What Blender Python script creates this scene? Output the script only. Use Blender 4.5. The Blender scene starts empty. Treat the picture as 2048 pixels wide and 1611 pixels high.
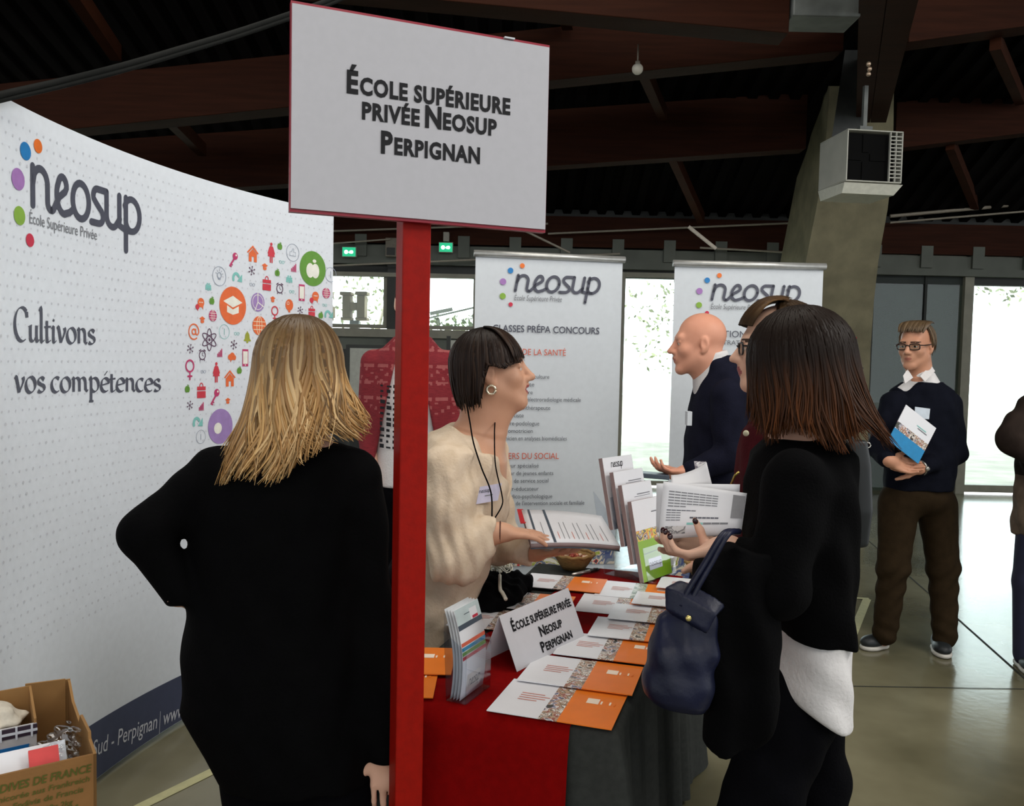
import bpy, bmesh, math, random
import numpy as np
from mathutils import Vector, Matrix
random.seed(7); RNG = np.random.default_rng(11)
SC = bpy.context.scene
COL = SC.collection
PI = math.pi
# ------------------------------------------------------------------ camera
F = 1655.0; PIT = math.radians(2.96); ROL = math.radians(1.2); CH = 1.53
fwd = np.array([0, math.cos(PIT), -math.sin(PIT)]); _r0 = np.array([1., 0, 0]); _u0 = np.array([0, math.sin(PIT), math.cos(PIT)])
RT = math.cos(ROL)*_r0 + math.sin(ROL)*_u0
UP = -math.sin(ROL)*_r0 + math.cos(ROL)*_u0
CAMP = np.array([0, 0, CH])
cam = bpy.data.cameras.new('camera'); camo = bpy.data.objects.new('camera', cam); COL.objects.link(camo)
cam.sensor_fit = 'HORIZONTAL'; cam.sensor_width = 36; cam.lens = F/2048*36; cam.clip_start = .05; cam.clip_end = 200
m = Matrix.Identity(4)
for i in range(3):
    m[i][0] = RT[i]; m[i][1] = UP[i]; m[i][2] = -fwd[i]; m[i][3] = CAMP[i]
camo.matrix_world = m
SC.camera = camo
SC.view_settings.view_transform = 'Standard'; SC.view_settings.look = 'None'
SC.view_settings.gamma = 1; SC.view_settings.use_curve_mapping = False
SC.view_settings.exposure = 0.0
def ray(x, y): return fwd + RT*(x-1024)/F - UP*(y-805.5)/F
def P(x, y, Y):
    d = ray(x, y); return CAMP + d*(Y/d[1])          # point of the sight line at depth Y
def PZ(x, y, Z):
    d = ray(x, y); return CAMP + d*((Z-CH)/d[2])     # point of the sight line at height Z
# ------------------------------------------------------------------ light
w = bpy.data.worlds.new('sky'); SC.world = w; w.use_nodes = True
bg = w.node_tree.nodes['Background']; bg.inputs[0].default_value = (.93, .97, 1, 1); 
# overcast daylight, brightest ahead of the viewer beyond the window wall
_n = w.node_tree; _t = _n.nodes.new('ShaderNodeTexCoord'); _s = _n.nodes.new('ShaderNodeSeparateXYZ'); _m = _n.nodes.new('ShaderNodeMapRange')
_m.inputs[1].default_value = -.1; _m.inputs[2].default_value = .6; _m.inputs[3].default_value = 1.5; _m.inputs[4].default_value = 6.0
_n.links.new(_t.outputs['Generated'], _s.inputs[0]); _n.links.new(_s.outputs['Y'], _m.inputs[0]); _n.links.new(_m.outputs[0], bg.inputs[1])
sun = bpy.data.lights.new('sun', 'SUN'); sun.energy = 5; sun.angle = .01; sun.color = (1, .95, .85)
so = bpy.data.objects.new('sun', sun); COL.objects.link(so)
so.rotation_euler = Vector((.25, .55, -.8)).to_track_quat('-Z', 'Y').to_euler(); so.location = (0, 12, 9)
def area(name, loc, target, sx, sy, power, col):
    l = bpy.data.lights.new(name, 'AREA'); l.shape = 'RECTANGLE'; l.size = sx; l.size_y = sy; l.energy = power; l.color = col
    o = bpy.data.objects.new(name, l); COL.objects.link(o); o.location = loc
    o.rotation_euler = (Vector(target)-Vector(loc)).to_track_quat('-Z', 'Y').to_euler(); return o
area('hall_and_fill_light', (-.3, 2.6, 4.6), (-.3, 2.6, 0), 3.0, 2.0, 75, (1, .95, .86))
area('hall_and_fill_light', (4.2, 1.2, 4.6), (-1.3, 3, 1.0), 2.5, 2.0, 150, (1, .97, .92))  # added fill from the right, brightens the curved backdrop
area('hall_and_fill_light', (.5, -3.5, 4.8), (0, 1.0, 1), 6.0, 1.5, 150, (1, .95, .88))
# ------------------------------------------------------------------ materials
def lin(c):
    return tuple(((v/255)/12.92 if v/255 <= .04045 else ((v/255+.055)/1.055)**2.4) for v in c)+(1,)
MATS = {}
def mat(name, col, rough=.6, var=.06, scale=30, bump=0., bscale=None, metal=0., spec=.4, stretch=(1, 1, 1), col2=None, sheen=0, coat=0):
    if name in MATS: return MATS[name]
    m = bpy.data.materials.new(name); m.use_nodes = True; nt = m.node_tree; b = nt.nodes['Principled BSDF']
    b.inputs['Roughness'].default_value = rough; b.inputs['Metallic'].default_value = metal
    b.inputs['Specular IOR Level'].default_value = spec; b.inputs['Sheen Weight'].default_value = sheen; b.inputs['Coat Weight'].default_value = coat
    tc = nt.nodes.new('ShaderNodeTexCoord'); mp = nt.nodes.new('ShaderNodeMapping'); mp.inputs['Scale'].default_value = stretch
    nt.links.new(tc.outputs['Object'], mp.inputs[0])
    n = nt.nodes.new('ShaderNodeTexNoise'); n.inputs['Scale'].default_value = scale; n.inputs['Detail'].default_value = 4
    nt.links.new(mp.outputs[0], n.inputs['Vector'])
    r = nt.nodes.new('ShaderNodeValToRGB'); a = lin(col)
    c2 = lin(col2) if col2 else tuple(min(1, v*(1+var)) for v in a[:3])+(1,)
    c1 = a if col2 else tuple(v*(1-var) for v in a[:3])+(1,)
    r.color_ramp.elements[0].color = c1; r.color_ramp.elements[1].color = c2
    r.color_ramp.elements[0].position = .35; r.color_ramp.elements[1].position = .65
    nt.links.new(n.outputs[0], r.inputs[0]); nt.links.new(r.outputs[0], b.inputs['Base Color'])
    if bump:
        n2 = nt.nodes.new('ShaderNodeTexNoise'); n2.inputs['Scale'].default_value = bscale or scale*3; n2.inputs['Detail'].default_value = 5
        nt.links.new(mp.outputs[0], n2.inputs['Vector'])
        bp = nt.nodes.new('ShaderNodeBump'); bp.inputs['Strength'].default_value = bump; bp.inputs['Distance'].default_value = .01
        nt.links.new(n2.outputs[0], bp.inputs['Height']); nt.links.new(bp.outputs[0], b.inputs['Normal'])
    MATS[name] = m; return m
def emit(name, col, s):
    if name in MATS: return MATS[name]
    m = bpy.data.materials.new(name); m.use_nodes = True; nt = m.node_tree; b = nt.nodes['Principled BSDF']
    b.inputs['Base Color'].default_value = lin(col); b.inputs['Emission Color'].default_value = lin(col); b.inputs['Emission Strength'].default_value = s
    MATS[name] = m; return m
def glass(name, col=(255, 255, 255), rough=.02, tint=.9, base=.04):
    """thin clear sheet: mostly transparent, a fresnel share of gloss"""
    if name in MATS: return MATS[name]
    m = bpy.data.materials.new(name); m.use_nodes = True; nt = m.node_tree; nt.nodes.clear()
    o = nt.nodes.new('ShaderNodeOutputMaterial'); mx = nt.nodes.new('ShaderNodeMixShader'); lw = nt.nodes.new('ShaderNodeLayerWeight'); pw = nt.nodes.new('ShaderNodeMath'); pw.operation = 'POWER'; pw.inputs[1].default_value = 4; nt.links.new(lw.outputs['Facing'], pw.inputs[0]); f = nt.nodes.new('ShaderNodeMath'); f.operation = 'MULTIPLY_ADD'; f.inputs[1].default_value = .7; f.inputs[2].default_value = base; nt.links.new(pw.outputs[0], f.inputs[0])
    t = nt.nodes.new('ShaderNodeBsdfTransparent'); c = lin(col); t.inputs[0].default_value = (c[0]*tint, c[1]*tint, c[2]*tint, 1)
    g = nt.nodes.new('ShaderNodeBsdfGlossy'); g.inputs['Roughness'].default_value = rough
    nt.links.new(f.outputs[0], mx.inputs[0]); nt.links.new(t.outputs[0], mx.inputs[1]); nt.links.new(g.outputs[0], mx.inputs[2]); nt.links.new(mx.outputs[0], o.inputs[0])
    MATS[name] = m; return m
def collage(name, cols, scale, dist=2.5):
    """printed photo montage: blotchy patches of many colours"""
    if name in MATS: return MATS[name]
    m = bpy.data.materials.new(name); m.use_nodes = True; nt = m.node_tree; b = nt.nodes['Principled BSDF']; b.inputs['Roughness'].default_value = .35
    tc = nt.nodes.new('ShaderNodeTexCoord'); n = nt.nodes.new('ShaderNodeTexNoise'); n.inputs['Scale'].default_value = scale; n.inputs['Detail'].default_value = 3
    n.inputs['Distortion'].default_value = dist; nt.links.new(tc.outputs['Object'], n.inputs['Vector'])
    r = nt.nodes.new('ShaderNodeValToRGB'); r.color_ramp.interpolation = 'CONSTANT'; e = r.color_ramp.elements
    k = len(cols); e[0].position = 0; e[0].color = lin(cols[0]); e[1].position = .34; e[1].color = lin(cols[1])
    for i in range(2, k):
        x = e.new(.34+.32*(i-1)/(k-1)); x.color = lin(cols[i])
    nt.links.new(n.outputs[0], r.inputs[0]); nt.links.new(r.outputs[0], b.inputs['Base Color'])
    MATS[name] = m; return m
# ------------------------------------------------------------------ objects
def tag(o, label=None, cat=None, group=None, kind=None):
    if label: o['label'] = label
    if cat: o['category'] = cat
    if group: o['group'] = group
    if kind: o['kind'] = kind
    return o
def thing(name, loc, label, cat, group=None):
    o = bpy.data.objects.new(name, None); COL.objects.link(o); o.location = tuple(loc); o.empty_display_size = .1
    return tag(o, label, cat, group)
def adopt(o, parent):
    o.parent = parent
    if parent.type == 'EMPTY': o.matrix_parent_inverse = Matrix.Translation(-parent.location)
def mk(name, V, Fc, mats, parent=None, mi=None, smooth=False, label=None):
    me = bpy.data.meshes.new(name)
    me.from_pydata([tuple(map(float, v)) for v in V], [], [tuple(map(int, f)) for f in Fc])
    if not isinstance(mats, (list, tuple)): mats = [mats]
    for q in mats: me.materials.append(q)
    if mi is not None: me.polygons.foreach_set('material_index', np.asarray(mi, dtype=np.int32))
    if smooth: me.polygons.foreach_set('use_smooth', np.ones(len(me.polygons), dtype=bool))
    me.update()
    o = bpy.data.objects.new(name, me); COL.objects.link(o)
    if parent is not None: adopt(o, parent)
    if label: o['label'] = label
    return o
class MB:
    """collects pieces of one mesh"""
    def __init__(s): s.V = []; s.F = []; s.M = []; s.mats = []
    def _m(s, m):
        if m not in s.mats: s.mats.append(m)
        return s.mats.index(m)
    def add(s, V, Fc, m):
        n = len(s.V); k = s._m(m); s.V += [tuple(v) for v in V]
        for f in Fc: s.F.append(tuple(i+n for i in f)); s.M.append(k)
        return s
    def box(s, c, size, m, ax=None):
        """ax: 3 axis vectors (rows); size full lengths"""
        ax = np.eye(3) if ax is None else np.array(ax, float); c = np.array(c, float); h = np.array(size)/2
        V = [c+ax[0]*h[0]*i+ax[1]*h[1]*j+ax[2]*h[2]*k for i in (-1, 1) for j in (-1, 1) for k in (-1, 1)]
        return s.add(V, [(0, 1, 3, 2), (4, 6, 7, 5), (0, 4, 5, 1), (2, 3, 7, 6), (0, 2, 6, 4), (1, 5, 7, 3)], m)
    def hexa(s, q0, q1, m):
        """two quads joined into a solid"""
        return s.add(list(q0)+list(q1), [(3, 2, 1, 0), (4, 5, 6, 7), (0, 1, 5, 4), (1, 2, 6, 5), (2, 3, 7, 6), (3, 0, 4, 7)], m)
    def bar(s, a, b, wd, ht, m, up=(0, 0, 1)):
        a = np.array(a, float); b = np.array(b, float); d = b-a; L = np.linalg.norm(d); d = d/L
        u = np.array(up, float); sd = np.cross(d, u); sd /= np.linalg.norm(sd); u = np.cross(sd, d)
        return s.box((a+b)/2, (L, wd, ht), m, (d, sd, u))
    def tube(s, pts, r, m, n=8, cap=True):
        pts = [np.array(p, float) for p in pts]; K = len(pts); rr = r if isinstance(r, (list, tuple, np.ndarray)) else [r]*K
        rings = []; prev = None
        for i, p in enumerate(pts):
            d = pts[min(i+1, K-1)]-pts[max(i-1, 0)]; d = d/(np.linalg.norm(d)+1e-12)
            if prev is None:
                a = np.array([0, 0, 1.]) if abs(d[2]) < .9 else np.array([1., 0, 0])
            else: a = prev
            e1 = a-d*(a@d); e1 /= np.linalg.norm(e1)+1e-12; e2 = np.cross(d, e1); prev = e1
            rings.append([p+rr[i]*(math.cos(2*PI*j/n)*e1+math.sin(2*PI*j/n)*e2) for j in range(n)])
        V = [v for R in rings for v in R]; Fc = []
        for i in range(K-1):
            for j in range(n): Fc.append((i*n+j, i*n+(j+1) % n, (i+1)*n+(j+1) % n, (i+1)*n+j))
        if cap: Fc += [tuple(range(n-1, -1, -1)), tuple((K-1)*n+j for j in range(n))]
        return s.add(V, Fc, m)
    def grid(s, fn, nu, nv, m):
        V = [fn(i/nu, j/nv) for j in range(nv+1) for i in range(nu+1)]
        Fc = [(j*(nu+1)+i, j*(nu+1)+i+1, (j+1)*(nu+1)+i+1, (j+1)*(nu+1)+i) for j in range(nv) for i in range(nu)]
        return s.add(V, Fc, m)
    def lathe(s, c, prof, m, n=24):
        V = [(c[0]+r*math.cos(2*PI*j/n), c[1]+r*math.sin(2*PI*j/n), c[2]+z) for r, z in prof for j in range(n)]
        Fc = [(i*n+j, i*n+(j+1) % n, (i+1)*n+(j+1) % n, (i+1)*n+j) for i in range(len(prof)-1) for j in range(n)]
        return s.add(V, Fc, m)
    def ball(s, c, r, m, nu=12, nv=8):
        rr = np.array([r]*3 if np.isscalar(r) else r); c = np.array(c, float)
        V = [c+rr*np.array([math.sin(PI*j/nv)*math.cos(2*PI*i/nu), math.sin(PI*j/nv)*math.sin(2*PI*i/nu), math.cos(PI*j/nv)]) for j in range(nv+1) for i in range(nu)]
        Fc = [(j*nu+i, (j+1)*nu+i, (j+1)*nu+(i+1) % nu, j*nu+(i+1) % nu) for j in range(nv) for i in range(nu)]
        return s.add(V, Fc, m)
    def build(s, name, parent=None, smooth=False, label=None, bevel=0, solid=0):
        o = mk(name, s.V, s.F, s.mats, parent, s.M, smooth, label)
        if solid:
            q = o.modifiers.new('thickness', 'SOLIDIFY'); q.thickness = solid; q.offset = 0
        if bevel:
            q = o.modifiers.new('edges', 'BEVEL'); q.width = bevel; q.segments = 2; q.limit_method = 'ANGLE'
        return o
# ------------------------------------------------------------------ printing: flat shapes mapped on to a surface
_FC = {}
def glyphs(body, bold=0.0, shear=0.0, space=1.0):
    key = (body, bold, shear, space)
    if key in _FC: return _FC[key]
    c = bpy.data.curves.new('t', 'FONT'); c.body = body; c.offset = bold; c.shear = shear; c.space_character = space; c.resolution_u = 3
    o = bpy.data.objects.new('t', c); COL.objects.link(o); bpy.context.view_layer.update()
    dg = bpy.context.evaluated_depsgraph_get(); me = o.evaluated_get(dg).to_mesh()
    V = [(v.co.x, v.co.y) for v in me.vertices]; Fc = [tuple(p.vertices) for p in me.polygons]
    o.evaluated_get(dg).to_mesh_clear(); bpy.data.objects.remove(o); bpy.data.curves.remove(c)
    _FC[key] = (V, Fc); return V, Fc
class Print:
    def __init__(s): s.V = []; s.F = []; s.M = []; s.mats = []; s.Z = []; s.lay = 0
    def raw(s, V, Fc, m):
        if m not in s.mats: s.mats.append(m)
        k = s.mats.index(m); n = len(s.V); s.V += V; s.Z += [s.lay*.00025]*len(V); s.lay += (m is not getattr(s, 'last', m)); s.Z[n:] = [s.lay*.00025]*len(V); s.last = m
        for f in Fc: s.F.append(tuple(i+n for i in f)); s.M.append(k)
    def poly(s, pts, m): s.raw([tuple(p) for p in pts], [tuple(range(len(pts)))], m)
    def rect(s, x0, y0, x1, y1, m): s.poly([(x0, y0), (x1, y0), (x1, y1), (x0, y1)], m)
    def disc(s, x, y, r, m, n=28, ry=None):
        ry = ry or r; s.poly([(x+r*math.cos(2*PI*i/n), y+ry*math.sin(2*PI*i/n)) for i in range(n)], m)
    def ring(s, x, y, r, wd, m, n=28, ry=None, rot=0):
        ry = ry or r; c, q = math.cos(rot), math.sin(rot)
        s.stroke([(x+r*math.cos(2*PI*i/n)*c-ry*math.sin(2*PI*i/n)*q, y+r*math.cos(2*PI*i/n)*q+ry*math.sin(2*PI*i/n)*c) for i in range(n+1)], wd, m, False)
    def stroke(s, pts, wd, m, rnd=True):
        pts = [np.array(p, float) for p in pts]; K = len(pts); L = []
        for i in range(K):
            a = pts[max(i-1, 0)]; b = pts[min(i+1, K-1)]; d = b-a; d /= np.linalg.norm(d)+1e-12
            n = np.array([-d[1], d[0]])*wd/2; L.append((pts[i]+n, pts[i]-n))
        V = [tuple(q) for pr in L for q in pr]
        s.raw(V, [(2*i+1, 2*i+3, 2*i+2, 2*i) for i in range(K-1)], m)
        if rnd:
            for p in (pts[0], pts[-1]): s.disc(p[0], p[1], wd/2, m, 12)
    def nib(s, pts, nx, ny, m, th):
        """broad-nib pen stroke: thick and thin like a serif italic"""
        pts = [np.array(p, float) for p in pts]; a = np.array([nx, ny])/2
        V = []
        K = len(pts)
        for i, p in enumerate(pts):
            d = pts[min(i+1, K-1)]-pts[max(i-1, 0)]; d /= np.linalg.norm(d)+1e-12; n = np.array([-d[1], d[0]])
            wv = abs(n@a)*2; n = n*max(wv, th)/2; V += [tuple(p+n), tuple(p-n)]
        s.raw(V, [(2*i+1, 2*i+3, 2*i+2, 2*i) for i in range(K-1)], m)
    def text(s, body, x, y, size, m, bold=0., shear=0., sx=1., align='L', width=None, space=1.0):
        V, Fc = glyphs(body, bold, shear, space); x0 = min(v[0] for v in V); x1 = max(v[0] for v in V)
        if width: sx = width/((x1-x0)*size)
        off = {'L': x0, 'C': (x0+x1)/2, 'R': x1}[align]
        s.raw([(x+(v[0]-off)*size*sx, y+v[1]*size) for v in V], Fc, m)
        return (x1-x0)*size*sx
    def smallcaps(s, words, x, y, size, m, bold=.02, sx=1., align='C', small=.76, space=1.0):
        """words: string; capital letters in the source stay tall, the rest are set as small capitals"""
        runs = []
        for ch in words:
            big = ch.isupper()
            if runs and (runs[-1][1] == big or ch == ' ') : runs[-1][0] += ch
            else: runs.append([ch, big])
        tot = 0; ws = []
        for t, big in runs:
            sz = size if big else size*small
            V, _ = glyphs(t.upper(), bold, 0, space); wd = (max(v[0] for v in V)-min(v[0] for v in V))*sz*sx; sp = (.30 if t.endswith(' ') else .07)*sz*sx
            ws.append((wd, sp)); tot += wd+sp
        tot -= ws[-1][1]; cx = x-tot/2 if align == 'C' else x
        for (t, big), (wd, sp) in zip(runs, ws):
            s.text(t.upper(), cx, y, size if big else size*small, m, bold, 0, sx, space=space); cx += wd+sp
        return tot
    def build(s, name, fn, parent, cuts=None, label=None):
        """fn(u, v) -> xyz; cuts: spacing of vertical cuts for curved ground"""
        if cuts:
            bm = bmesh.new(); vs = [bm.verts.new((v[0], v[1], z)) for v, z in zip(s.V, s.Z)]
            for f, k in zip(s.F, s.M):
                try:
                    q = bm.faces.new([vs[i] for i in f]); q.material_index = k
                except ValueError: pass
            xs = [v[0] for v in s.V]; u = math.floor(min(xs)/cuts)*cuts
            while u < max(xs):
                bmesh.ops.bisect_plane(bm, geom=bm.verts[:]+bm.edges[:]+bm.faces[:], plane_co=(u, 0, 0), plane_no=(1, 0, 0)); u += cuts
            bm.verts.index_update(); V = [fn(v.co.x, v.co.y, v.co.z) for v in bm.verts]; Fc = [[v.index for v in f.verts] for f in bm.faces]; M = [f.material_index for f in bm.faces]; bm.free()
        else:
            V = [fn(v[0], v[1], z) for v, z in zip(s.V, s.Z)]; Fc = s.F; M = s.M
        return mk(name, V, Fc, s.mats, parent, M, False, label)
def plane_map(o, ex, ey, off=.0012):
    """o: lower left corner; ex, ey unit axes"""
    o = np.array(o, float); ex = np.array(ex, float); ey = np.array(ey, float); n = np.cross(ex, ey); n /= np.linalg.norm(n)
    return lambda u, v, z=0: o+ex*u+ey*v+n*(off+z)
def unit(v): v = np.array(v, float); return v/np.linalg.norm(v)
def bez(p, n=10):
    """smooth curve through points (Catmull-Rom)"""
    p = [np.array(q, float) for q in p]; q = [2*p[0]-p[1]]+p+[2*p[-1]-p[-2]]; out = []
    for i in range(1, len(q)-2):
        for t in np.linspace(0, 1, n, endpoint=False):
            a, b, c, d = q[i-1], q[i], q[i+1], q[i+2]
            out.append(.5*((2*b)+(-a+c)*t+(2*a-5*b+4*c-d)*t*t+(-a+3*b-3*c+d)*t**3))
    out.append(p[-1]); return out
INK = mat('ink_slate', (74, 76, 90), .5); INKD = mat('ink_dark', (24, 24, 28), .6, spec=.2); GREYINK = mat('ink_grey', (120, 122, 128), .5)
def arc(cx, cy, rx, ry, a0, a1, n=14): return [(cx+rx*math.cos(math.radians(a0+(a1-a0)*i/n)), cy+ry*math.sin(math.radians(a0+(a1-a0)*i/n))) for i in range(n+1)]
def neosup(pr, x, y, h, m, shear=.2, sx=1., tagline=True, dots=True, wd=.19, mt=None):
    """the rounded monoline word mark; x-height = h, baseline y; joined letters"""
    L = []
    L.append([(0, 0), (0, 1)])                                                   # n
    L.append([(0, .55)]+arc(.36, .62, .34, .38, 150, 10, 10)+[(.70, .3)]+arc(.87, .2, .17, .2, 180, 270, 6))
    L.append(arc(.87, .2, .2, .2, 270, 300, 3)+[(1.25, .42), (1.55, .62)]+arc(1.42, .74, .20, .26, 0, 150, 9)+arc(1.5, .5, .36, .5, 160, 270, 9)+[(1.75, .08), (1.95, .2)])   # e
    L.append(arc(2.32, .5, .40, .5, 0, 360, 26))                                  # o
    L.append([(3.62, 1.0), (3.2, 1.0)]+arc(3.15, .78, .2, .22, 90, 200, 7)+[(3.1, .58), (3.38, .36)]+arc(3.2, .2, .24, .2, 30, -90, 7)+[(2.85, 0)])  # s
    L.append([(3.62, 1.0), (3.62, .35)]+arc(3.92, .33, .3, .33, 180, 300, 9)+[(4.3, .3)])   # u
    L.append([(4.28, 1.0), (4.28, .2)])
    L.append([(4.62, 1.0), (4.62, -.62)])                                         # p
    L.append([(4.62, .65)]+arc(4.92, .5, .42, .5, 150, -90, 16)+arc(4.9, .4, .3, .4, 268, 190, 5))
    L.append([(4.28, .1), (4.62, .0), (4.9, 0)])
    tr = lambda p: (x+(p[0]+shear*p[1])*h*sx, y+p[1]*h)
    for s_ in L: pr.stroke([tr(p) for p in s_], wd*h, m, True)
    if tagline: pr.text('École Supérieure Privée', x-.05*h*sx, y-.62*h, .50*h, mt or m, 0, .2, 1, 'L', width=3.05*h*sx)
    if dots:
        for (dx, dy, r, c) in DOTS: pr.disc(x+dx*h*sx, y+dy*h, r*h*sx, c, 24, r*h)
DOTS = [(.42, 1.62, .16, mat('dot_orange', (224, 112, 40), .5)), (-.32, 1.28, .185, mat('dot_blue', (32, 120, 185), .5)), (-.78, .55, .21, mat('dot_violet', (160, 115, 180), .5)),
        (-.78, -.38, .2, mat('dot_green', (130, 170, 60), .5)), (-.27, -.9, .14, mat('dot_crimson', (196, 40, 70), .5))]
# ------------------------------------------------------------------ signed-distance modelling for bodies, clothes and soft things
def smin(a, b, k):
    h = np.clip(.5+.5*(b-a)/k, 0, 1); return b*(1-h)+a*h-k*h*(1-h)
class SDF:
    RS = 1.0                                                     # build scale of the figure being modelled
    def __init__(s): s.p = []
    def cap(s, a, b, r1, r2=None, k=.02, op=1):
        a = np.array(a, float); b = np.array(b, float); r2 = (r1 if r2 is None else r2)*s.RS; r1 = r1*s.RS; k = k*s.RS
        def f(X):
            ab = b-a; L = ab@ab+1e-12; t = np.clip(((X-a)@ab)/L, 0, 1)
            return np.linalg.norm(X-a-t[..., None]*ab, axis=-1)-(r1+(r2-r1)*t)
        R = max(r1, r2); s.p.append((f, np.minimum(a, b)-R, np.maximum(a, b)+R, k, op)); return s
    def chain(s, pts, rs, k=.02, op=1):
        for i in range(len(pts)-1): s.cap(pts[i], pts[i+1], rs[i], rs[i+1], k, op)
        return s
    def ell(s, c, r, ax=None, k=.02, op=1):
        c = np.array(c, float); r = np.array(r, float)*s.RS; A = np.eye(3) if ax is None else np.array(ax, float)
        def f(X):
            q = (X-c)@A.T; k0 = np.linalg.norm(q/r, axis=-1); k1 = np.linalg.norm(q/(r*r), axis=-1)+1e-9
            return k0*(k0-1)/k1
        R = np.sqrt(((A*r[:, None])**2).sum(0)); s.p.append((f, c-R, c+R, k, op)); return s
    def loft(s, secs, xdir=(1, 0, 0), n=2.3, k=.03, op=1):
        """secs: list of (centre, rx, ry); the first radius lies along xdir, the other across it and the axis"""
        Cn = np.array([q[0] for q in secs], float); rx = np.array([q[1] for q in secs])*s.RS; ry = np.array([q[2] for q in secs])*s.RS
        ax = unit(Cn[-1]-Cn[0]); xd = np.array(xdir, float); xd = unit(xd-ax*(xd@ax)); yd = np.cross(ax, xd)
        T = (Cn-Cn[0])@ax; ox = (Cn-Cn[0])@xd; oy = (Cn-Cn[0])@yd; C0 = Cn[0]
        def f(X):
            q = X-C0; t = q@ax; tc = np.clip(t, T[0], T[-1])
            a = np.interp(tc, T, rx); b = np.interp(tc, T, ry)
            u = np.abs(q@xd-np.interp(tc, T, ox))/a; v = np.abs(q@yd-np.interp(tc, T, oy))/b
            d = ((u**n+v**n)**(1/n)-1)*np.minimum(a, b)
            return np.maximum(d, np.abs(t-(T[0]+T[-1])/2)-(T[-1]-T[0])/2)
        R = np.maximum(rx, ry)[:, None]; s.p.append((f, (Cn-R).min(0), (Cn+R).max(0), k, op)); return s
    def fun(s, f, lo, hi, k=.01, op=1): s.p.append((f, np.array(lo, float), np.array(hi, float), k, op)); return s
    def cut(s, pt, nrm, size=.3, k=.004):
        """remove everything on the side the normal points to, near pt"""
        pt = np.array(pt, float); nrm = unit(nrm)
        def f(X):
            q = X-pt; return np.maximum(-(q@nrm), np.linalg.norm(q-nrm*size*.5, axis=-1)-size)
        s.p.append((f, pt-size*1.5, pt+size*1.5, k, -1)); return s
    def mesh(s, vox, warp=None):
        adds = [q for q in s.p if q[4] == 1]
        lo = np.min([q[1] for q in adds], axis=0)-4*vox; hi = np.max([q[2] for q in adds], axis=0)+4*vox
        N = np.ceil((hi-lo)/vox).astype(int)+1; D = np.full(N, .5, np.float32)
        AX = [lo[i]+vox*np.arange(N[i]) for i in range(3)]
        for f, a, b, k, op in s.p:
            i0 = np.maximum(np.floor((a-k-3*vox-lo)/vox).astype(int), 0); i1 = np.minimum(np.ceil((b+k+3*vox-lo)/vox).astype(int)+1, N)
            if (i1 <= i0).any(): continue
            X = np.stack(np.meshgrid(*[AX[j][i0[j]:i1[j]] for j in range(3)], indexing='ij'), -1)
            d = f(X).astype(np.float32); sl = tuple(slice(i0[j], i1[j]) for j in range(3))
            D[sl] = smin(D[sl], d, k) if op == 1 else -smin(-D[sl], d, k)
        if warp is not None:
            near = np.argwhere(np.abs(D) < .04); X = lo+near*vox; D[tuple(near.T)] += warp(X).astype(np.float32)
        return nets(D, lo, vox)
def nets(D, lo, vox):
    """surface nets"""
    S = D < 0; nx, ny, nz = D.shape
    cnt = np.zeros((nx-1, ny-1, nz-1), np.int8)
    for dx in (0, 1):
        for dy in (0, 1):
            for dz in (0, 1): cnt += S[dx:nx-1+dx, dy:ny-1+dy, dz:nz-1+dz]
    act = np.argwhere((cnt > 0) & (cnt < 8)); idx = -np.ones((nx-1, ny-1, nz-1), np.int32); idx[tuple(act.T)] = np.arange(len(act))
    acc = np.zeros((len(act), 3)); wt = np.zeros(len(act))
    for ax in range(3):
        o = [j for j in range(3) if j != ax]
        for p in (0, 1):
            for q in (0, 1):
                off = np.zeros(3, int); off[o[0]] = p; off[o[1]] = q; a = act+off; b = a.copy(); b[:, ax] += 1
                da = D[tuple(a.T)]; db = D[tuple(b.T)]; mk_ = (da < 0) != (db < 0)
                t = np.where(mk_, da/(da-db+1e-12), 0); pt = a.astype(float); pt[:, ax] += t
                acc[mk_] += pt[mk_]; wt[mk_] += 1
    V = lo+vox*(acc/np.maximum(wt, 1)[:, None]); Fs = []
    for ax in range(3):
        sl0 = [slice(1, -1)]*3; sl1 = [slice(1, -1)]*3; sl0[ax] = slice(0, -1); sl1[ax] = slice(1, None)
        A = S[tuple(sl0)]; B = S[tuple(sl1)]; e = np.argwhere(A != B); inside = A[tuple(e.T)]
        base = e.copy(); o = [j for j in range(3) if j != ax]; base[:, o[0]] += 1; base[:, o[1]] += 1
        def cell(p, q):
            c = base.copy(); c[:, o[0]] -= p; c[:, o[1]] -= q; return idx[tuple(c.T)]
        quad = np.stack([cell(1, 1), cell(0, 1), cell(0, 0), cell(1, 0)], 1)
        flip = inside if ax != 1 else ~inside
        quad[~flip] = quad[~flip][:, ::-1]; Fs.append(quad)
    return V, np.concatenate(Fs)
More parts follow.
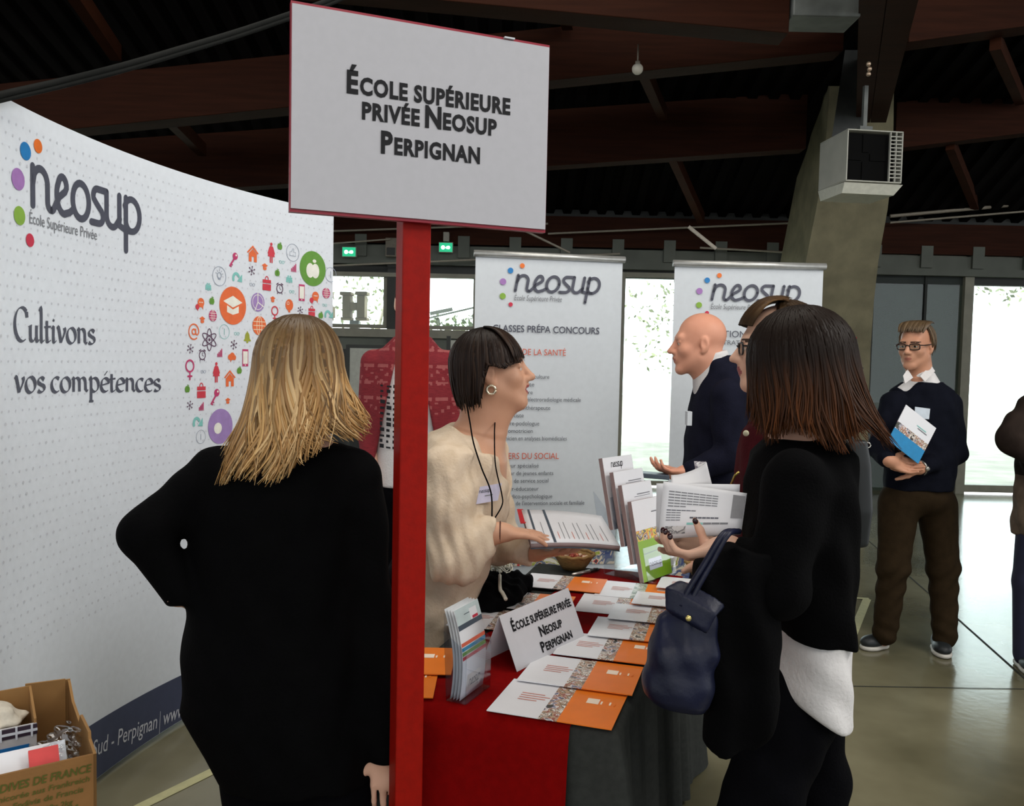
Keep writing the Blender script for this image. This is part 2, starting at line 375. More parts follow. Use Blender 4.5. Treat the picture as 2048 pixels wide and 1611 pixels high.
def sdf_obj(sdf, vox, name, mats, parent=None, paint=None, warp=None, relax=1, label=None):
    V, Q = sdf.mesh(vox, warp)
    for _ in range(relax):                                    # light smoothing
        acc = np.zeros_like(V); n = np.zeros(len(V))
        for i in range(4):
            a = Q[:, i]; b = Q[:, (i+1) % 4]; np.add.at(acc, a, V[b]); np.add.at(n, a, 1); np.add.at(acc, b, V[a]); np.add.at(n, b, 1)
        V = V*.5+.5*acc/np.maximum(n, 1)[:, None]
    mi = None
    if not isinstance(mats, (list, tuple)): mats = [mats]
    if paint:
        c = V[Q].mean(1); mi = np.zeros(len(Q), np.int32)
        for fn, k in paint: mi[fn(c)] = k
    me = bpy.data.meshes.new(name); me.vertices.add(len(V)); me.vertices.foreach_set('co', V.astype(np.float32).ravel())
    me.loops.add(len(Q)*4); me.loops.foreach_set('vertex_index', Q.astype(np.int32).ravel())
    me.polygons.add(len(Q)); me.polygons.foreach_set('loop_start', np.arange(0, len(Q)*4, 4, dtype=np.int32))
    for q in mats: me.materials.append(q)
    if mi is not None: me.polygons.foreach_set('material_index', mi)
    me.polygons.foreach_set('use_smooth', np.ones(len(Q), dtype=bool)); me.update(calc_edges=True); me.validate()
    o = bpy.data.objects.new(name, me); COL.objects.link(o)
    if parent is not None: adopt(o, parent)
    if label: o['label'] = label
    return o
# ================================================================== SETTING
YB = 10.2                                                        # depth of the back wall
def floor_mat():
    m = mat('polished_concrete', (90, 86, 65), .17, .25, 1.3, .04, 25, spec=.8, col2=(134, 129, 104)); return m
fl = MB(); fl.box((0, -2.8, -.1), (44, 26.4, .2), floor_mat()); flo = fl.build('floor'); tag(flo, kind='structure')
def ground_line(a, b, wd, name, m, z=.002):
    a = np.array(a); b = np.array(b); d = unit(b-a); n = np.array([-d[1], d[0], 0])*wd/2; u = np.array([0, 0, z])
    mk(name, [a-n+u, b-n+u, b+n+u, a+n+u], [(0, 1, 2, 3)], m, flo)
TAPE = mat('pale_tape', (200, 196, 150), .7); JOINT = mat('floor_joint', (38, 38, 32), .8)
ground_line(PZ(285, 1611, 0), PZ(470, 1520, 0), .045, 'tape_line', TAPE)
ground_line(PZ(285, 1611, 0)+(PZ(285, 1611, 0)-PZ(440, 1532, 0))*1.2, PZ(285, 1611, 0), .045, 'tape_line', TAPE)
ground_line(PZ(1734, 1198, 0), PZ(1680, 1330, 0), .05, 'tape_line', TAPE); ground_line(PZ(1680, 1330, 0), PZ(1640, 1430, 0), .05, 'tape_line', TAPE)
ground_line(PZ(1738, 1197, 0), PZ(1640, 1192, 0), .035, 'tape_line', TAPE)
ground_line(PZ(1905, 1228, 0), PZ(2060, 1366, 0), .012, 'floor_joint', JOINT); ground_line(PZ(1905, 1228, 0), PZ(1690, 1040, 0), .01, 'floor_joint', JOINT)
ground_line(PZ(1700, 1372, 0), PZ(2060, 1378, 0), .008, 'floor_joint', JOINT)
# roof deck, corrugated, running from the back wall up towards the viewer
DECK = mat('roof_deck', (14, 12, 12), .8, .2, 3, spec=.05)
prof = [(10.6, 3.2), (9.9, 3.42), (8.3, 4.15), (6.5, 4.62), (4.0, 5.4), (-1, 6.4), (-14, 7.4)]
V = []; xs = []
x = -20.
while x < 20:
    for dx, dz in ((0, 0), (.09, 0), (.11, .05), (.19, .05)): xs.append((x+dx, dz))
    x += .21
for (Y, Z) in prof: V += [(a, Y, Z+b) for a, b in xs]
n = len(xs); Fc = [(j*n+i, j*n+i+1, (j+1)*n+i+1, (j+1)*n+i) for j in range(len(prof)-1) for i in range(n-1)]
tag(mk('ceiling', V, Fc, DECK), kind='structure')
t = MB(); t.box((0, -2.5, 7.9), (44, 28, .15), DECK); tag(t.build('roof_slab'), kind='structure')
# laminated timber beams
WOOD = mat('laminated_beam', (48, 23, 12), .7, .18, 2.0, .1, 40, stretch=(1, 6, 14), spec=.1); WOODL = mat('rafter_wood', (56, 28, 15), .7, .15, 3, stretch=(2, 2, 8), spec=.1)
def beam(pa, pb, Y, depth, wd=.2, name='ceiling_beam', m=WOOD, Y2=None):
    """pa, pb: lower front edge ends"""
    a = P(*pa, Y); b = P(*pb, Y2 or Y); up = np.array([0, 0, depth]); bk = np.array([0, wd, 0])
    q = MB(); q.hexa([a, a+up, b+up, b], [a+bk, a+up+bk, b+up+bk, b+bk], m)
    return tag(q.build(name, bevel=.006), kind='structure')
beam((136-420, 259+42), (1687, 101), 6.5, .40, .22)
beam((1817, 84), (2200, 32), 6.5, .40, .22)
beam((-200, 420), (1612, 297), 8.3, .55, .2)
beam((1790, 297), (2200, 248), 8.3, .45, .2)
beam((560, -30), (1578, 66), 5.0, .45, .2)
for (a, b, Ya, Yb) in (((1285, 150), (1326, 242), 6.7, 8.2), ((1345, 322), (1402, 447), 8.45, 9.9), ((120, -40), (232, 122), 5.2, 6.4), ((330, 240), (404, 312), 6.7, 8.2), ((690, 300), (735, 440), 8.45, 9.9),
                       ((1100, -60), (1135, 60), 5.0, 6.4), ((960, 150), (1000, 240), 6.7, 8.2), ((1990, 100), (2040, 210), 6.7, 8.2), ((1900, 300), (1950, 420), 8.45, 9.9)):
    q = MB(); q.bar(P(*a, Ya)+[0, 0, .06], P(*b, Yb)+[0, 0, .06], .08, .12, WOODL); tag(q.build('ceiling_rafter'), kind='structure')
# radial main beam in two leaves, over the pillar
q = MB()
for (n0, n1, f0, f1) in (((1725, -330), (1816, -330), (1712, 245), (1740, 245)), ((1819, -330), (1924, -330), (1741, 245), (1772, 245))):
    A0, A1 = P(*n0, 3.2), P(*n1, 3.2); B0, B1 = P(*f0, 7.6), P(*f1, 7.6); up = np.array([0, 0, .5])
    q.hexa([A0, A1, A1+up, A0+up], [B0, B1, B1+up, B0+up], WOOD)
mb = q.build('ceiling_beam'); tag(mb, kind='structure')
STEEL = mat('weathered_steel', (96, 100, 98), .5, .25, 6); BOLT = mat('steel_bolt', (170, 150, 130), .35, metal=.8)
q = MB()
for (px, py) in ((1737, 128), (1739, 138), (1737, 148)): q.ball(P(px, py, 5.0), .014, BOLT)
q.build('bolt', mb)
q = MB(); q.box(P(1640, 5, 5.1), (.4, .25, .26), STEEL); tag(q.build('beam_bracket', bevel=.01), kind='structure')
q = MB(); q.hexa([P(1690, 100, 7.4), P(1722, 100, 7.4), P(1735, 330, 7.4), P(1655, 330, 7.4)], [P(1690, 100, 7.8), P(1722, 100, 7.8), P(1735, 330, 7.8), P(1655, 330, 7.8)], mat('dark_steel', (52, 55, 54), .5, .2, 8)); tag(q.build('beam_bracket'), kind='structure')
# leaning concrete pillar with a flared right side
CONC = mat('raw_concrete', (124, 118, 94), .85, .16, 5, .25, 60)
ys = [(172, 1638, 1660, 1788), (330, 1618, 1648, 1786), (420, 1600, 1632, 1775), (520, 1580, 1612, 1757), (600, 1572, 1600, 1748), (700, 1566, 1592, 1741), (850, 1562, 1586, 1736), (1002, 1560, 1584, 1733)]
V = []
for (y, xl, xm, xr) in ys:
    Y = 8.0+1.3*min(1, (y-172)/600)
    V += [P(xl, y-4, Y+.55), P(xm, y, Y), P(xr, y, Y), P(xr, y, Y)+np.array([.05, .9, 0]), P(xl, y-4, Y+.55)+np.array([.05, .5, 0])]
V[-5:] = [(v[0], v[1], 0) for v in V[-5:]]
Fc = [(j*5+i, j*5+(i+1) % 5, (j+1)*5+(i+1) % 5, (j+1)*5+i) for j in range(len(ys)-1) for i in range(5)]+[tuple(range(5)), tuple(range(len(V)-1, len(V)-6, -1))]
pil = tag(mk('concrete_pillar', V, Fc, CONC), kind='structure')
# ---- back wall: pieces between the openings
GREY = mat('wall_panel_grey', (88, 92, 84), .6, .12, 3); RAIL = mat('steel_frame', (128, 126, 112), .5, .1, 6); DK = mat('dark_wall', (46, 48, 46), .6, .15, 3)
wb = MB()
def X_(px, py=600): return P(px, py, YB)[0]
def Z_(py, px=1024): return P(px, py, YB)[2]
def wbox(x0, x1, z0, z1, m, y=YB, th=.12, b=None): (b or wb).box(((x0+x1)/2, y+th/2, (z0+z1)/2), (x1-x0, th, z1-z0), m)
zsill, zhead, ztop = Z_(657, 800), Z_(546, 800), 3.6
xa, xb, xc = X_(1240), X_(1640), X_(1748)
wbox(-20, xa, 0, zsill-.1, DK); wbox(-20, xa, Z_(700, 800), zsill-.1, GREY, YB-.02, .02)
wbox(-20, 20, zhead, ztop, DK)
wbox(xb, xc, 0, zhead, DK)
xr0, xr1 = X_(1934, 800), X_(2110, 800); zr1, zr0 = Z_(512, 1980), .1
wbox(xc, X_(1916, 800), 0, zhead, mat('green_glass_backing', (44, 54, 42), .7, .3, 1.2), YB+.08, .05)
wbox(xr1, 20, 0, zhead, DK)
tag(wb.build('wall_back'), kind='structure')
# timber wall plate and steel header
q = MB(); a = P(600, 503, YB-.06); q.box((0, YB-.1, Z_(470, 1300)), (40, .1, Z_(440, 1300)-Z_(500, 1300)), WOOD); tag(q.build('trim_1'), kind='structure')
q = MB(); q.box((0, YB-.06, Z_(522, 1300)), (40, .12, Z_(503, 1300)-Z_(541, 1300)), GREY)
for k in range(-14, 24): q.box((k*.62, YB-.11, Z_(505, 1300)), (.14, .1, .26), GREY)
tag(q.build('trim_2'), kind='structure')
q = MB(); q.box((xa-10, YB-.05, zsill-.06), (20, .12, .1), RAIL); q.box((xa-10, YB-.05, zhead-.03), (20, .1, .05), RAIL); tag(q.build('trim_3'), kind='structure')
GL = glass('window_glass', (240, 248, 246), .01, .97)
def window(name, x0, x1, z0, z1, fr=.05, bars=(), m=RAIL, y=YB):
    b = MB()
    for (u0, u1, v0, v1) in ((x0, x0+fr, z0, z1), (x1-fr, x1, z0, z1), (x0+fr, x1-fr, z0, z0+fr), (x0+fr, x1-fr, z1-fr, z1)): wbox(u0, u1, v0, v1, m, y-.03, .1, b)
    for u in bars: wbox(u-.03, u+.03, z0+fr, z1-fr, m, y-.03, .1, b)
    o = tag(b.build(name, bevel=.004), kind='structure')
    g = MB(); wbox(x0+fr, x1-fr, z0+fr, z1-fr, GL, y+.02, .006, g); g.build('pane', o)
    return o
x_cuts = [X_(150), X_(400), X_(640), X_(783), X_(962), X_(1120), X_(1240)]
for i in range(len(x_cuts)-1): window('window_%d' % (i+1), x_cuts[i]+(.05 if i else 0), x_cuts[i+1]-.05, zsill, zhead, .045)
q = MB(); wbox(X_(776), X_(797), 0, zhead+.3, DK, YB-.08, .1, q); tag(q.build('trim_4'), kind='structure')
window('door_1', xa, xb, .02, Z_(545, 1290), .06, (xa+(xb-xa)*.52,))
window('door_2', xr0-.1, xr1, .02, zr1, .09)
q = MB(); wbox(X_(1914, 800), X_(1932, 800), 0, Z_(512, 1920), RAIL, YB-.06, .14, q); wbox(xc, xr1, Z_(516, 1850), Z_(505, 1850), RAIL, YB-.06, .12, q); wbox(X_(1838, 800), X_(1843, 800), 0, Z_(516, 1840), mat('dark_joint', (20, 24, 20), .6), YB-.02, .05, q); tag(q.build('trim_5'), kind='structure')
g = MB(); wbox(xc, X_(1914, 800), .05, Z_(516, 1850), GL, YB+.0, .006, g); tag(g.build('window_7'), kind='structure')
# conduits and rods under the roof edge
CON = mat('conduit_grey', (140, 132, 118), .5)
q = MB()
for (a, b, r) in (((660, 462), (1096, 447), .012), ((1096, 467), (1600, 445), .012), ((1400, 495), (1590, 505), .012), ((1780, 432), (2080, 405), .02), ((1780, 445), (2080, 420), .012), ((660, 487), (780, 478), .01), ((660, 531), (1240, 507), .012)):
    q.tube([P(*a, 9.9), P(*b, 9.9)], r, CON, 6)
tag(q.build('trim_6'), kind='structure')
q = MB(); q.tube([P(1043, 458, 8.9), P(1140, 505, 8.9)], .012, CON, 6); tag(q.build('trim_7'), kind='structure')
q = MB(); q.tube([P(1377, 453, 9.0), P(1432, 497, 9.0)], .02, mat('white_rod', (215, 205, 190), .4), 8); tag(q.build('trim_8'), kind='structure')
# ================================================================== things high up
EXG = emit('exit_green', (30, 170, 120), 1.1); EXW = emit('exit_white', (225, 255, 245), 2.0); BOXW = mat('fitting_white', (150, 146, 136), .5)
def exit_sign(px, py, lab):
    c = P(px, py, 10.0); r = thing('exit_sign', c, lab, 'exit sign', 'green exit signs under the roof edge')
    q = MB(); q.box(c+[0, .01, 0], (.17, .07, .12), BOXW); q.build('housing', r)
    q = MB(); q.box(c-[0, .03, 0], (.155, .012, .105), EXG); f = q.build('face', r)
    pr = Print(); pr.disc(.045, .05, .024, EXW); pr.poly([(.07, .045), (.095, .03), (.095, .04), (.125, .04), (.125, .06), (.095, .06), (.095, .07)], EXW); pr.disc(.11, .05, .02, EXW)
    pr.build('pictogram', plane_map(c+[-.0775, -.0375, -.0525], (1, 0, 0), (0, 0, 1)), f)
exit_sign(699, 504, 'small lit green exit sign left of the red post')
exit_sign(892, 495, 'small lit green exit sign right of the red post, above the bright window')
c = P(893, 474, 10.0); q = MB(); q.box(c, (.07, .1, .11), BOXW); tag(q.build('junction_box', bevel=.006), 'small grey junction box above the exit sign right of the red post', 'junction box')
c = P(783, 495, 9.98); q = MB(); q.box(c, (.13, .1, .22), mat('grille_grey', (110, 104, 92), .6)); q.box(c-[0, .052, .05], (.1, .006, .09), DK); tag(q.build('wall_speaker', bevel=.006), 'grey wall loudspeaker high beside the red post', 'speaker')
c = P(1275, 138, 5.6); r = thing('globe_lamp', c, 'small round white globe hanging under the roof beam', 'lamp')
q = MB(); q.ball(c, .037, mat('opal_white', (205, 200, 185), .4), 20, 14); q.build('globe', r, True)
q = MB(); q.tube([c+[0, 0, .035], c+[0, 0, .16]], .005, CON, 6); q.tube([c+[0, 0, .03], c+[0, 0, .05]], .016, CON, 10); q.build('stem', r, True)
pts = [P(-60, 206, 2.15), P(0, 190, 2.33), P(120, 163, 2.5), P(240, 133, 2.6), P(360, 98, 2.75), P(480, 62, 2.9), P(590, 25, 3.0), P(660, 0, 3.1), P(800, -60, 3.3)]
q = MB(); q.tube(bez(pts, 6), .0105, mat('cable_black', (26, 27, 26), .7, spec=.05), 10); q.tube([p+np.array([.0, -.004, -.017]) for p in bez(pts, 6)], .007, mat('cable_black', (26, 27, 26)), 8)
tag(q.build('power_cable', smooth=True), 'thick dark cable sagging from upper left behind the white sign', 'cable')
# unit heater hanging on the pillar beam
HW = mat('heater_enamel', (176, 176, 166), .45, .05, 8); HD = mat('heater_dark', (6, 6, 6), .8, spec=.1); c0 = P(1750, 312, 6.2)
r = thing('unit_heater', c0, 'white boxed unit heater hanging in front of the concrete pillar', 'heater')
ax = np.array([unit((.985, .12, 0)), unit((-.12, .985, 0)), (0, 0, 1.)]); S = 6.2/F
q = MB(); bx = lambda cx, cz, w_, h_, d0, d1, m: q.box(c0+ax[0]*cx+ax[2]*cz+ax[1]*(d0+d1)/2, (w_, d1-d0, h_), m, ax)
W_, H_ = 112*S, 96*S
bx(0, H_/2+.005, W_+.02, .01, 0, .42, HW); bx(0, -H_/2-.005, W_+.02, .01, 0, .42, HW); bx(-W_/2-.005, 0, .01, H_, 0, .42, HW); bx(W_/2+.005, 0, .01, H_, 0, .42, HW); bx(0, 0, W_, H_, .38, .42, HW)
q.build('casing', r, bevel=.004)
# sloping discharge lip below
q = MB(); l = lambda a, z, d: c0+ax[0]*a+ax[2]*z+ax[1]*d
q.hexa([l(-W_/2-.02, -H_/2-.02, 0), l(W_/2+.02, -H_/2-.02, 0), l(W_/2-.02, -H_/2-.09, .05), l(-W_/2-.01, -H_/2-.09, .05)], [l(-W_/2-.02, -H_/2-.01, .4), l(W_/2+.02, -H_/2-.01, .4), l(W_/2-.02, -H_/2-.09, .38), l(-W_/2-.01, -H_/2-.09, .38)], mat('heater_lip', (205, 205, 192), .4)); q.build('lower_tray', r)
q = MB(); bx(-.015, 0, W_-.03, H_-.02, .05, .06, HD); q.lathe((0, 0, 0), [(.0, 0)], HD, 3) if False else None; q.build('inner_cavity', r)
q = MB(); [q.box(l(-.05+.1*math.cos(a), .1*math.sin(a), .045), (.13, .008, .05), HD, (ax[0]*math.cos(a)+ax[2]*math.sin(a), ax[1], -ax[0]*math.sin(a)+ax[2]*math.cos(a))) for a in (0, 1.57, 3.14, 4.71)]; q.build('fan_blade', r)
q = MB()
for k in range(12): bx(W_/2-.045, -H_/2+.03+k*(H_-.06)/11, .085, .007, .0, .02, HW)
bx(W_/2-.09, 0, .006, H_, 0, .02, HW); bx(W_/2-.045, 0, .006, H_, 0, .02, HW); q.build('louvre', r)
q = MB(); bx(-.02, H_/2+.035, .1, .06, .1, .16, STEEL); bx(-.02, H_/2+.2, .03, .34, .12, .15, STEEL); q.build('bracket', r)
# red fire notice on the pillar
c = P(1686, 706, 9.02); r = thing('fire_notice', c, 'red safety notice with white heading on the concrete pillar', 'notice')
q = MB(); ww, hh = 52*9.02/F, 66*9.02/F; q.box(c, (ww, .012, hh), mat('notice_red', (168, 26, 36), .5)); f = q.build('panel', r)
pr = Print(); pr.text('UTILISER', ww/2, hh*.82, .075, mat('notice_white', (225, 190, 190), .5), .02, 0, 1, 'C'); pr.build('lettering', plane_map(c+[-ww/2, -.007, -hh/2], (1, 0, 0), (0, 0, 1)), f)
c = P(1706, 765, 8.9); q = MB(); q.lathe(c-[0, 0, .25], [(0, 0), (.06, 0), (.065, .05), (.065, .3), (.03, .36), (.02, .4), (0, .4)], mat('extinguisher_dark', (70, 40, 26), .5), 14); q.bar(c+[0, 0, .14], c+[.1, 0, .16], .02, .02, DK); tag(q.build('fire_extinguisher', smooth=False), 'small dark fire extinguisher hanging under the red notice', 'extinguisher')
# ================================================================== outside, seen through the glass
g = MB(); g.box((0, 26, -.25), (90, 31.4, .3), mat('bright_paving', (188, 184, 170), .9, .15, 2)); tag(g.build('ground_outside'), kind='structure')
LETTER = mat('carved_letter', (150, 132, 104), .8, .1, 6)
def block_letter(px0, px1, py0, py1, shape, lab):
    Y = 12.5; a = P(px0, py1, Y); b = P(px1, py0, Y); ww, hh = b[0]-a[0], b[2]-a[2]
    q = MB()
    for (x0, z0, x1, z1) in shape: q.box((a[0]+ww*(x0+x1)/2, Y, a[2]+hh*(z0+z1)/2), (ww*(x1-x0), .25, hh*(z1-z0)), LETTER)
    q.box((a[0]+ww/2, Y+.02, a[2]/2), (.14, .12, a[2]), STEEL)
    return tag(q.build('letter_sign', bevel=.01), lab, 'letter', 'tall letters standing outside the window')
block_letter(682, 737, 584, 640, ((.04, 0, .42, .1), (.58, 0, 1, .1), (.1, .1, .38, .86), (.62, .1, .92, .86), (.38, .36, .62, .62), (0, .86, .42, .98), (.56, .88, 1, 1)), 'brown slab-serif letter H standing outside the window left of the red post')
block_letter(634, 668, 584, 640, ((.1, 0, .9, .16), (.7, .1, 1, .5), (.1, .42, .85, .58), (0, .5, .3, .9), (.1, .84, .9, 1)), 'brown letter S standing outside, partly behind the curved white backdrop')
LEAF = [mat('leaf_green', (190, 200, 160), .7, .25, 3), mat('leaf_dark', (150, 158, 128), .7, .25, 3)]; BARK = mat('bark', (190, 180, 166), .9, .2, 8)  # leaf and bark colours paled to look washed out by bright daylight
def tree(px, Y, z0, z1, rad, n, lab, trunk=True, mi=0):
    c = P(px, 700, Y); r = thing('tree', (c[0], Y, -.1), lab, 'tree', 'trees outside the windows')
    if trunk: q = MB(); q.tube(bez([(c[0]-.2, Y, -.1), (c[0]-.1, Y, z1*.4), (c[0]+.15, Y, z1*.75)], 5), [.06, .058, .055, .052, .05, .047, .044, .04, .036, .03, .02], BARK, 8); q.build('trunk', r, True)
    q = MB(); V = []; Fc = []
    for i in range(n):
        while True:
            p = RNG.uniform(-1, 1, 3)
            if p@p < 1 and math.sin(p[0]*7+p[1]*5)*math.sin(p[2]*8+1) > -.25: break
        ctr = np.array([c[0], Y, (z0+z1)/2])+p*[rad, rad*.6, (z1-z0)/2]; s_ = RNG.uniform(.03, .08); R = RNG.normal(size=(3, 3)); u = unit(R[0]); v = unit(np.cross(u, R[1]))
        k = len(V); V += [ctr-u*s_, ctr+v*s_*.5, ctr+u*s_, ctr-v*s_*.5]; Fc.append((k, k+1, k+2, k+3))
    mk('leaves', V, Fc, LEAF, r, [random.randint(0, 1) if mi == 0 else 1 for _ in Fc])
tree(752, 16.5, 1.4, 3.4, 1.0, 420, 'bare-trunked tree beside the tall letter H outside')
tree(925, 14.2, .6, 2.35, 1.1, 2200, 'dense shrub tree outside the window right of the red post')
tree(1395, 17, 1.0, 4.2, 1.6, 900, 'sparse tree outside the glass door between the two banners')
tree(2095, 16, 2.6, 4.4, 1.7, 900, 'sparse leafy tree outside the bright glass door on the right')
q = MB(); q.bar(P(860, 627, 14), P(905, 618, 14), .02, .06, mat('railing_pale', (205, 205, 200), .5)); q.bar(P(840, 640, 14), P(960, 612, 14), .03, .03, mat('railing_pale', (205, 205, 200))); [q.bar([P(x, 630, 14)[0], 14, -.1], [P(x, 630, 14)[0], 14, P(x, 630, 14)[2]], .03, .03, mat('railing_pale', (205, 205, 200)), (0, 1, 0)) for x in (845, 955)]
tag(q.build('railing'), 'pale railing outside among the shrubs right of the red post', 'railing')
# tubes in the hall behind the viewer, seen as reflections in the glass
TUBE = emit('tube_light', (255, 250, 235), 6)
for (x, y, z) in ((7.5, 1.0, 4.6), (9.5, -2.0, 5.0), (8.5, -5.5, 5.0), (11., -8.0, 5.2)):
    r = thing('tube_lamp', (x, y, z), 'long white fluorescent tube hanging in the hall, mirrored in the dark glass', 'lamp', 'fluorescent tubes mirrored in the dark glass')
    q = MB(); q.tube([(x-.6, y, z), (x+.6, y, z)], .03, TUBE, 8); q.build('tube', r); q = MB(); q.box((x, y, z+.07), (1.3, .14, .06), BOXW); q.build('housing', r)
# white board and dark stand by the back wall
c = P(744, 756, 7.5); S = 7.5/F; r = thing('display_board', (c[0], 7.5, 0), 'pale grey display board standing under the window, behind the person in red', 'board')
q = MB(); q.box(c, (92*S, .03, 122*S), mat('board_face', (158, 160, 152), .5)); q.build('panel', r)
q = MB()
for sx in (-1, 1): q.bar((c[0]+sx*48*S, 7.5, 0), (c[0]+sx*48*S, 7.5, c[2]+66*S), .035, .035, DK, (0, 1, 0))
q.box(c+[0, 0, -63*S], (96*S, .04, .03), DK); q.box(c+[0, 0, 63*S], (96*S, .04, .03), DK); q.build('frame', r)
c = P(893, 700, 8.2); r = thing('display_board', (c[0]+.25, 8.2, 0), 'pale board standing under the window right of the red post', 'board')
q = MB(); q.box(c+[.27, 0, -.1], (.5, .03, .4), mat('board_face', (158, 160, 152))); q.build('panel', r); q = MB(); [q.bar((c[0]+.27+sx*.25, 8.2, 0), (c[0]+.27+sx*.25, 8.2, c[2]+.14), .04, .04, DK, (0, 1, 0)) for sx in (-1, 1)]; q.build('frame', r)
# ================================================================== CURVED POP-UP WALL
WHITE_P = mat('display_fabric', (222, 228, 236), .42, .02, 40, spec=.35); NAVY = mat('display_navy', (66, 72, 96), .45, .05, 20)
RP = 3.0; HB = math.radians(18.4); PH0 = math.radians(-1.2)
A0 = np.array([-1.47, 2.388]); CC = A0+RP*np.array([math.cos(PH0), -math.sin(PH0)]); PTOP = 2.25
ULEN = RP*2*HB
def pop_xy(u):
    ph = PH0+u/RP; return CC-RP*np.array([math.cos(ph), -math.sin(ph)])
def pop(u, v, off=0.):
    ph = PH0+u/RP; c = CC-(RP-off)*np.array([math.cos(ph), -math.sin(ph)]); return (c[0], c[1], v)
def pop_uv(px, py):
    d = ray(px, py); a = d[0]**2+d[1]**2; b = -2*(d[0]*CC[0]+d[1]*CC[1]); c = CC@CC-RP*RP
    t = (-b+math.sqrt(b*b-4*a*c))/(2*a); p = CAMP+d*t
    # the far crossing of the circle is the wall in front of the viewer
    best = None
    for t in ((-b+math.sqrt(b*b-4*a*c))/(2*a), (-b-math.sqrt(b*b-4*a*c))/(2*a)):
        if t > 0:
            p = CAMP+d*t; ph = math.atan2(-(p[1]-CC[1])*-1, -(p[0]-CC[0]));
            ph = math.atan2((p[1]-CC[1]), (CC[0]-p[0])); u = (ph-PH0)*RP
            if best is None or abs(u-1) < abs(best[0]-1): best = (u, p[2])
    return best
U1 = pop_uv(666, 560)[0]
r = thing('display_wall', (*pop_xy(.6), 0), 'tall curved white exhibition backdrop with logo, slogan and coloured icons', 'backdrop')
q = MB(); U0 = -1.05; nb = 60
for k, (v0, v1, m) in enumerate(((.02, PTOP, WHITE_P),)):
    q.grid(lambda a, b: pop(U0+(U1-U0)*a, v0+(v1-v0)*b), nb, 16, m)
    q.grid(lambda a, b: pop(U1+(U0-U1)*a, v0+(v1-v0)*b, -.03), nb, 16, mat('display_back', (60, 62, 66), .7))
for u in (U0, U1): q.add([pop(u, .02), pop(u, PTOP), pop(u, PTOP, -.03), pop(u, .02, -.03)], [(0, 1, 2, 3)], WHITE_P)
q.grid(lambda a, b: pop(U0+(U1-U0)*a, PTOP, -.03*b), nb, 1, WHITE_P)
q.build('panel', r, True)
q = MB()
for u in (U0, U0+.75, U0+1.5, U0+2.25, U1-.02): q.tube([pop(u, .0, -.06), pop(u, PTOP-.01, -.06)], .012, CON, 8)
q.build('frame', r, True)
pr = Print()                                                      # navy band along the floor, its upper edge swinging up
n = 48; ua, ub = U0+.01, U1-.005
def band(u): return .15 + .20*(max(0, u+.2)/(U1+.2))**1.25
ba = [pop_uv(x, y) for x, y in ((152, 1468), (200, 1438), (260, 1402), (320, 1370), (365, 1348))]
bu = [b[0] for b in ba]; bv = [b[1] for b in ba]
cf = np.polyfit(bu, bv, 1)
def band(u): return float(max(.1, min(.62, np.polyval(cf, u))))
V = []; Fc = []
for i in range(n+1):
    u = ua+(ub-ua)*i/n; V += [(u, .022), (u, band(u))]
Fc = [(2*i, 2*i+2, 2*i+3, 2*i+1) for i in range(n)]
pr.raw(V, Fc, NAVY); pr.build('floor_band', lambda u, v, z=0: pop(u, v, .0015+z), r)
# faint dot pattern printed all over
DOTM = mat('dot_pale', (206, 210, 218), .45)
pr = Print()
for i in range(int((U1-U0)/.034)):
    for j in range(44):
        u = U0+.02+i*.034+(.017 if j % 2 else 0); v = .62+j*.0365
        if v > band(u)+.03: pr.disc(u, v, .0042+.0015*math.sin(i*.9)*math.cos(j*.7), DOTM, 6)
tag(pr.build('dot_pattern', lambda u, v, z=0: pop(u, v, .0012+z), r), kind='stuff')
def at_(px, py): return pop_uv(px, py)
# logo
pr = Print()
a = at_(62, 408); b = at_(58, 326); c = at_(276, 398); hx = (at_(62, 326)[1]-at_(66, 408)[1]); x0 = at_(61, 408)[0]; x1 = at_(279, 420)[0]
h = hx*.96; sx = (x1-x0)/((5.35+.1)*h)
neosup(pr, x0+.01, at_(61, 408)[1], h, INK, .0, sx, False, False, .2)
ta = at_(58, 446); tb = at_(193, 484); pr.text('École Supérieure Privée', ta[0], ta[1], .05, GREYINK, 0, 0, 1, 'L', tb[0]-ta[0])
pr.build('logo_lettering', lambda u, v, z=0: pop(u, v, .002+z), r, .03)
for (px, py, ht, dm) in ((75, 292, 28, DOTS[0][3]), (50, 302, 36, DOTS[1][3]), (35, 358, 44, DOTS[2][3]), (38, 431, 38, DOTS[3][3]), (59, 480, 27, DOTS[4][3])):
    pr = Print(); u, v = at_(px, py); rr = (at_(px, py-ht/2)[1]-at_(px, py+ht/2)[1])/2; pr.disc(u, v, rr*1.0, dm, 24); pr.build('logo_dot', lambda u, v, z=0: pop(u, v, .002+z), r, .03)
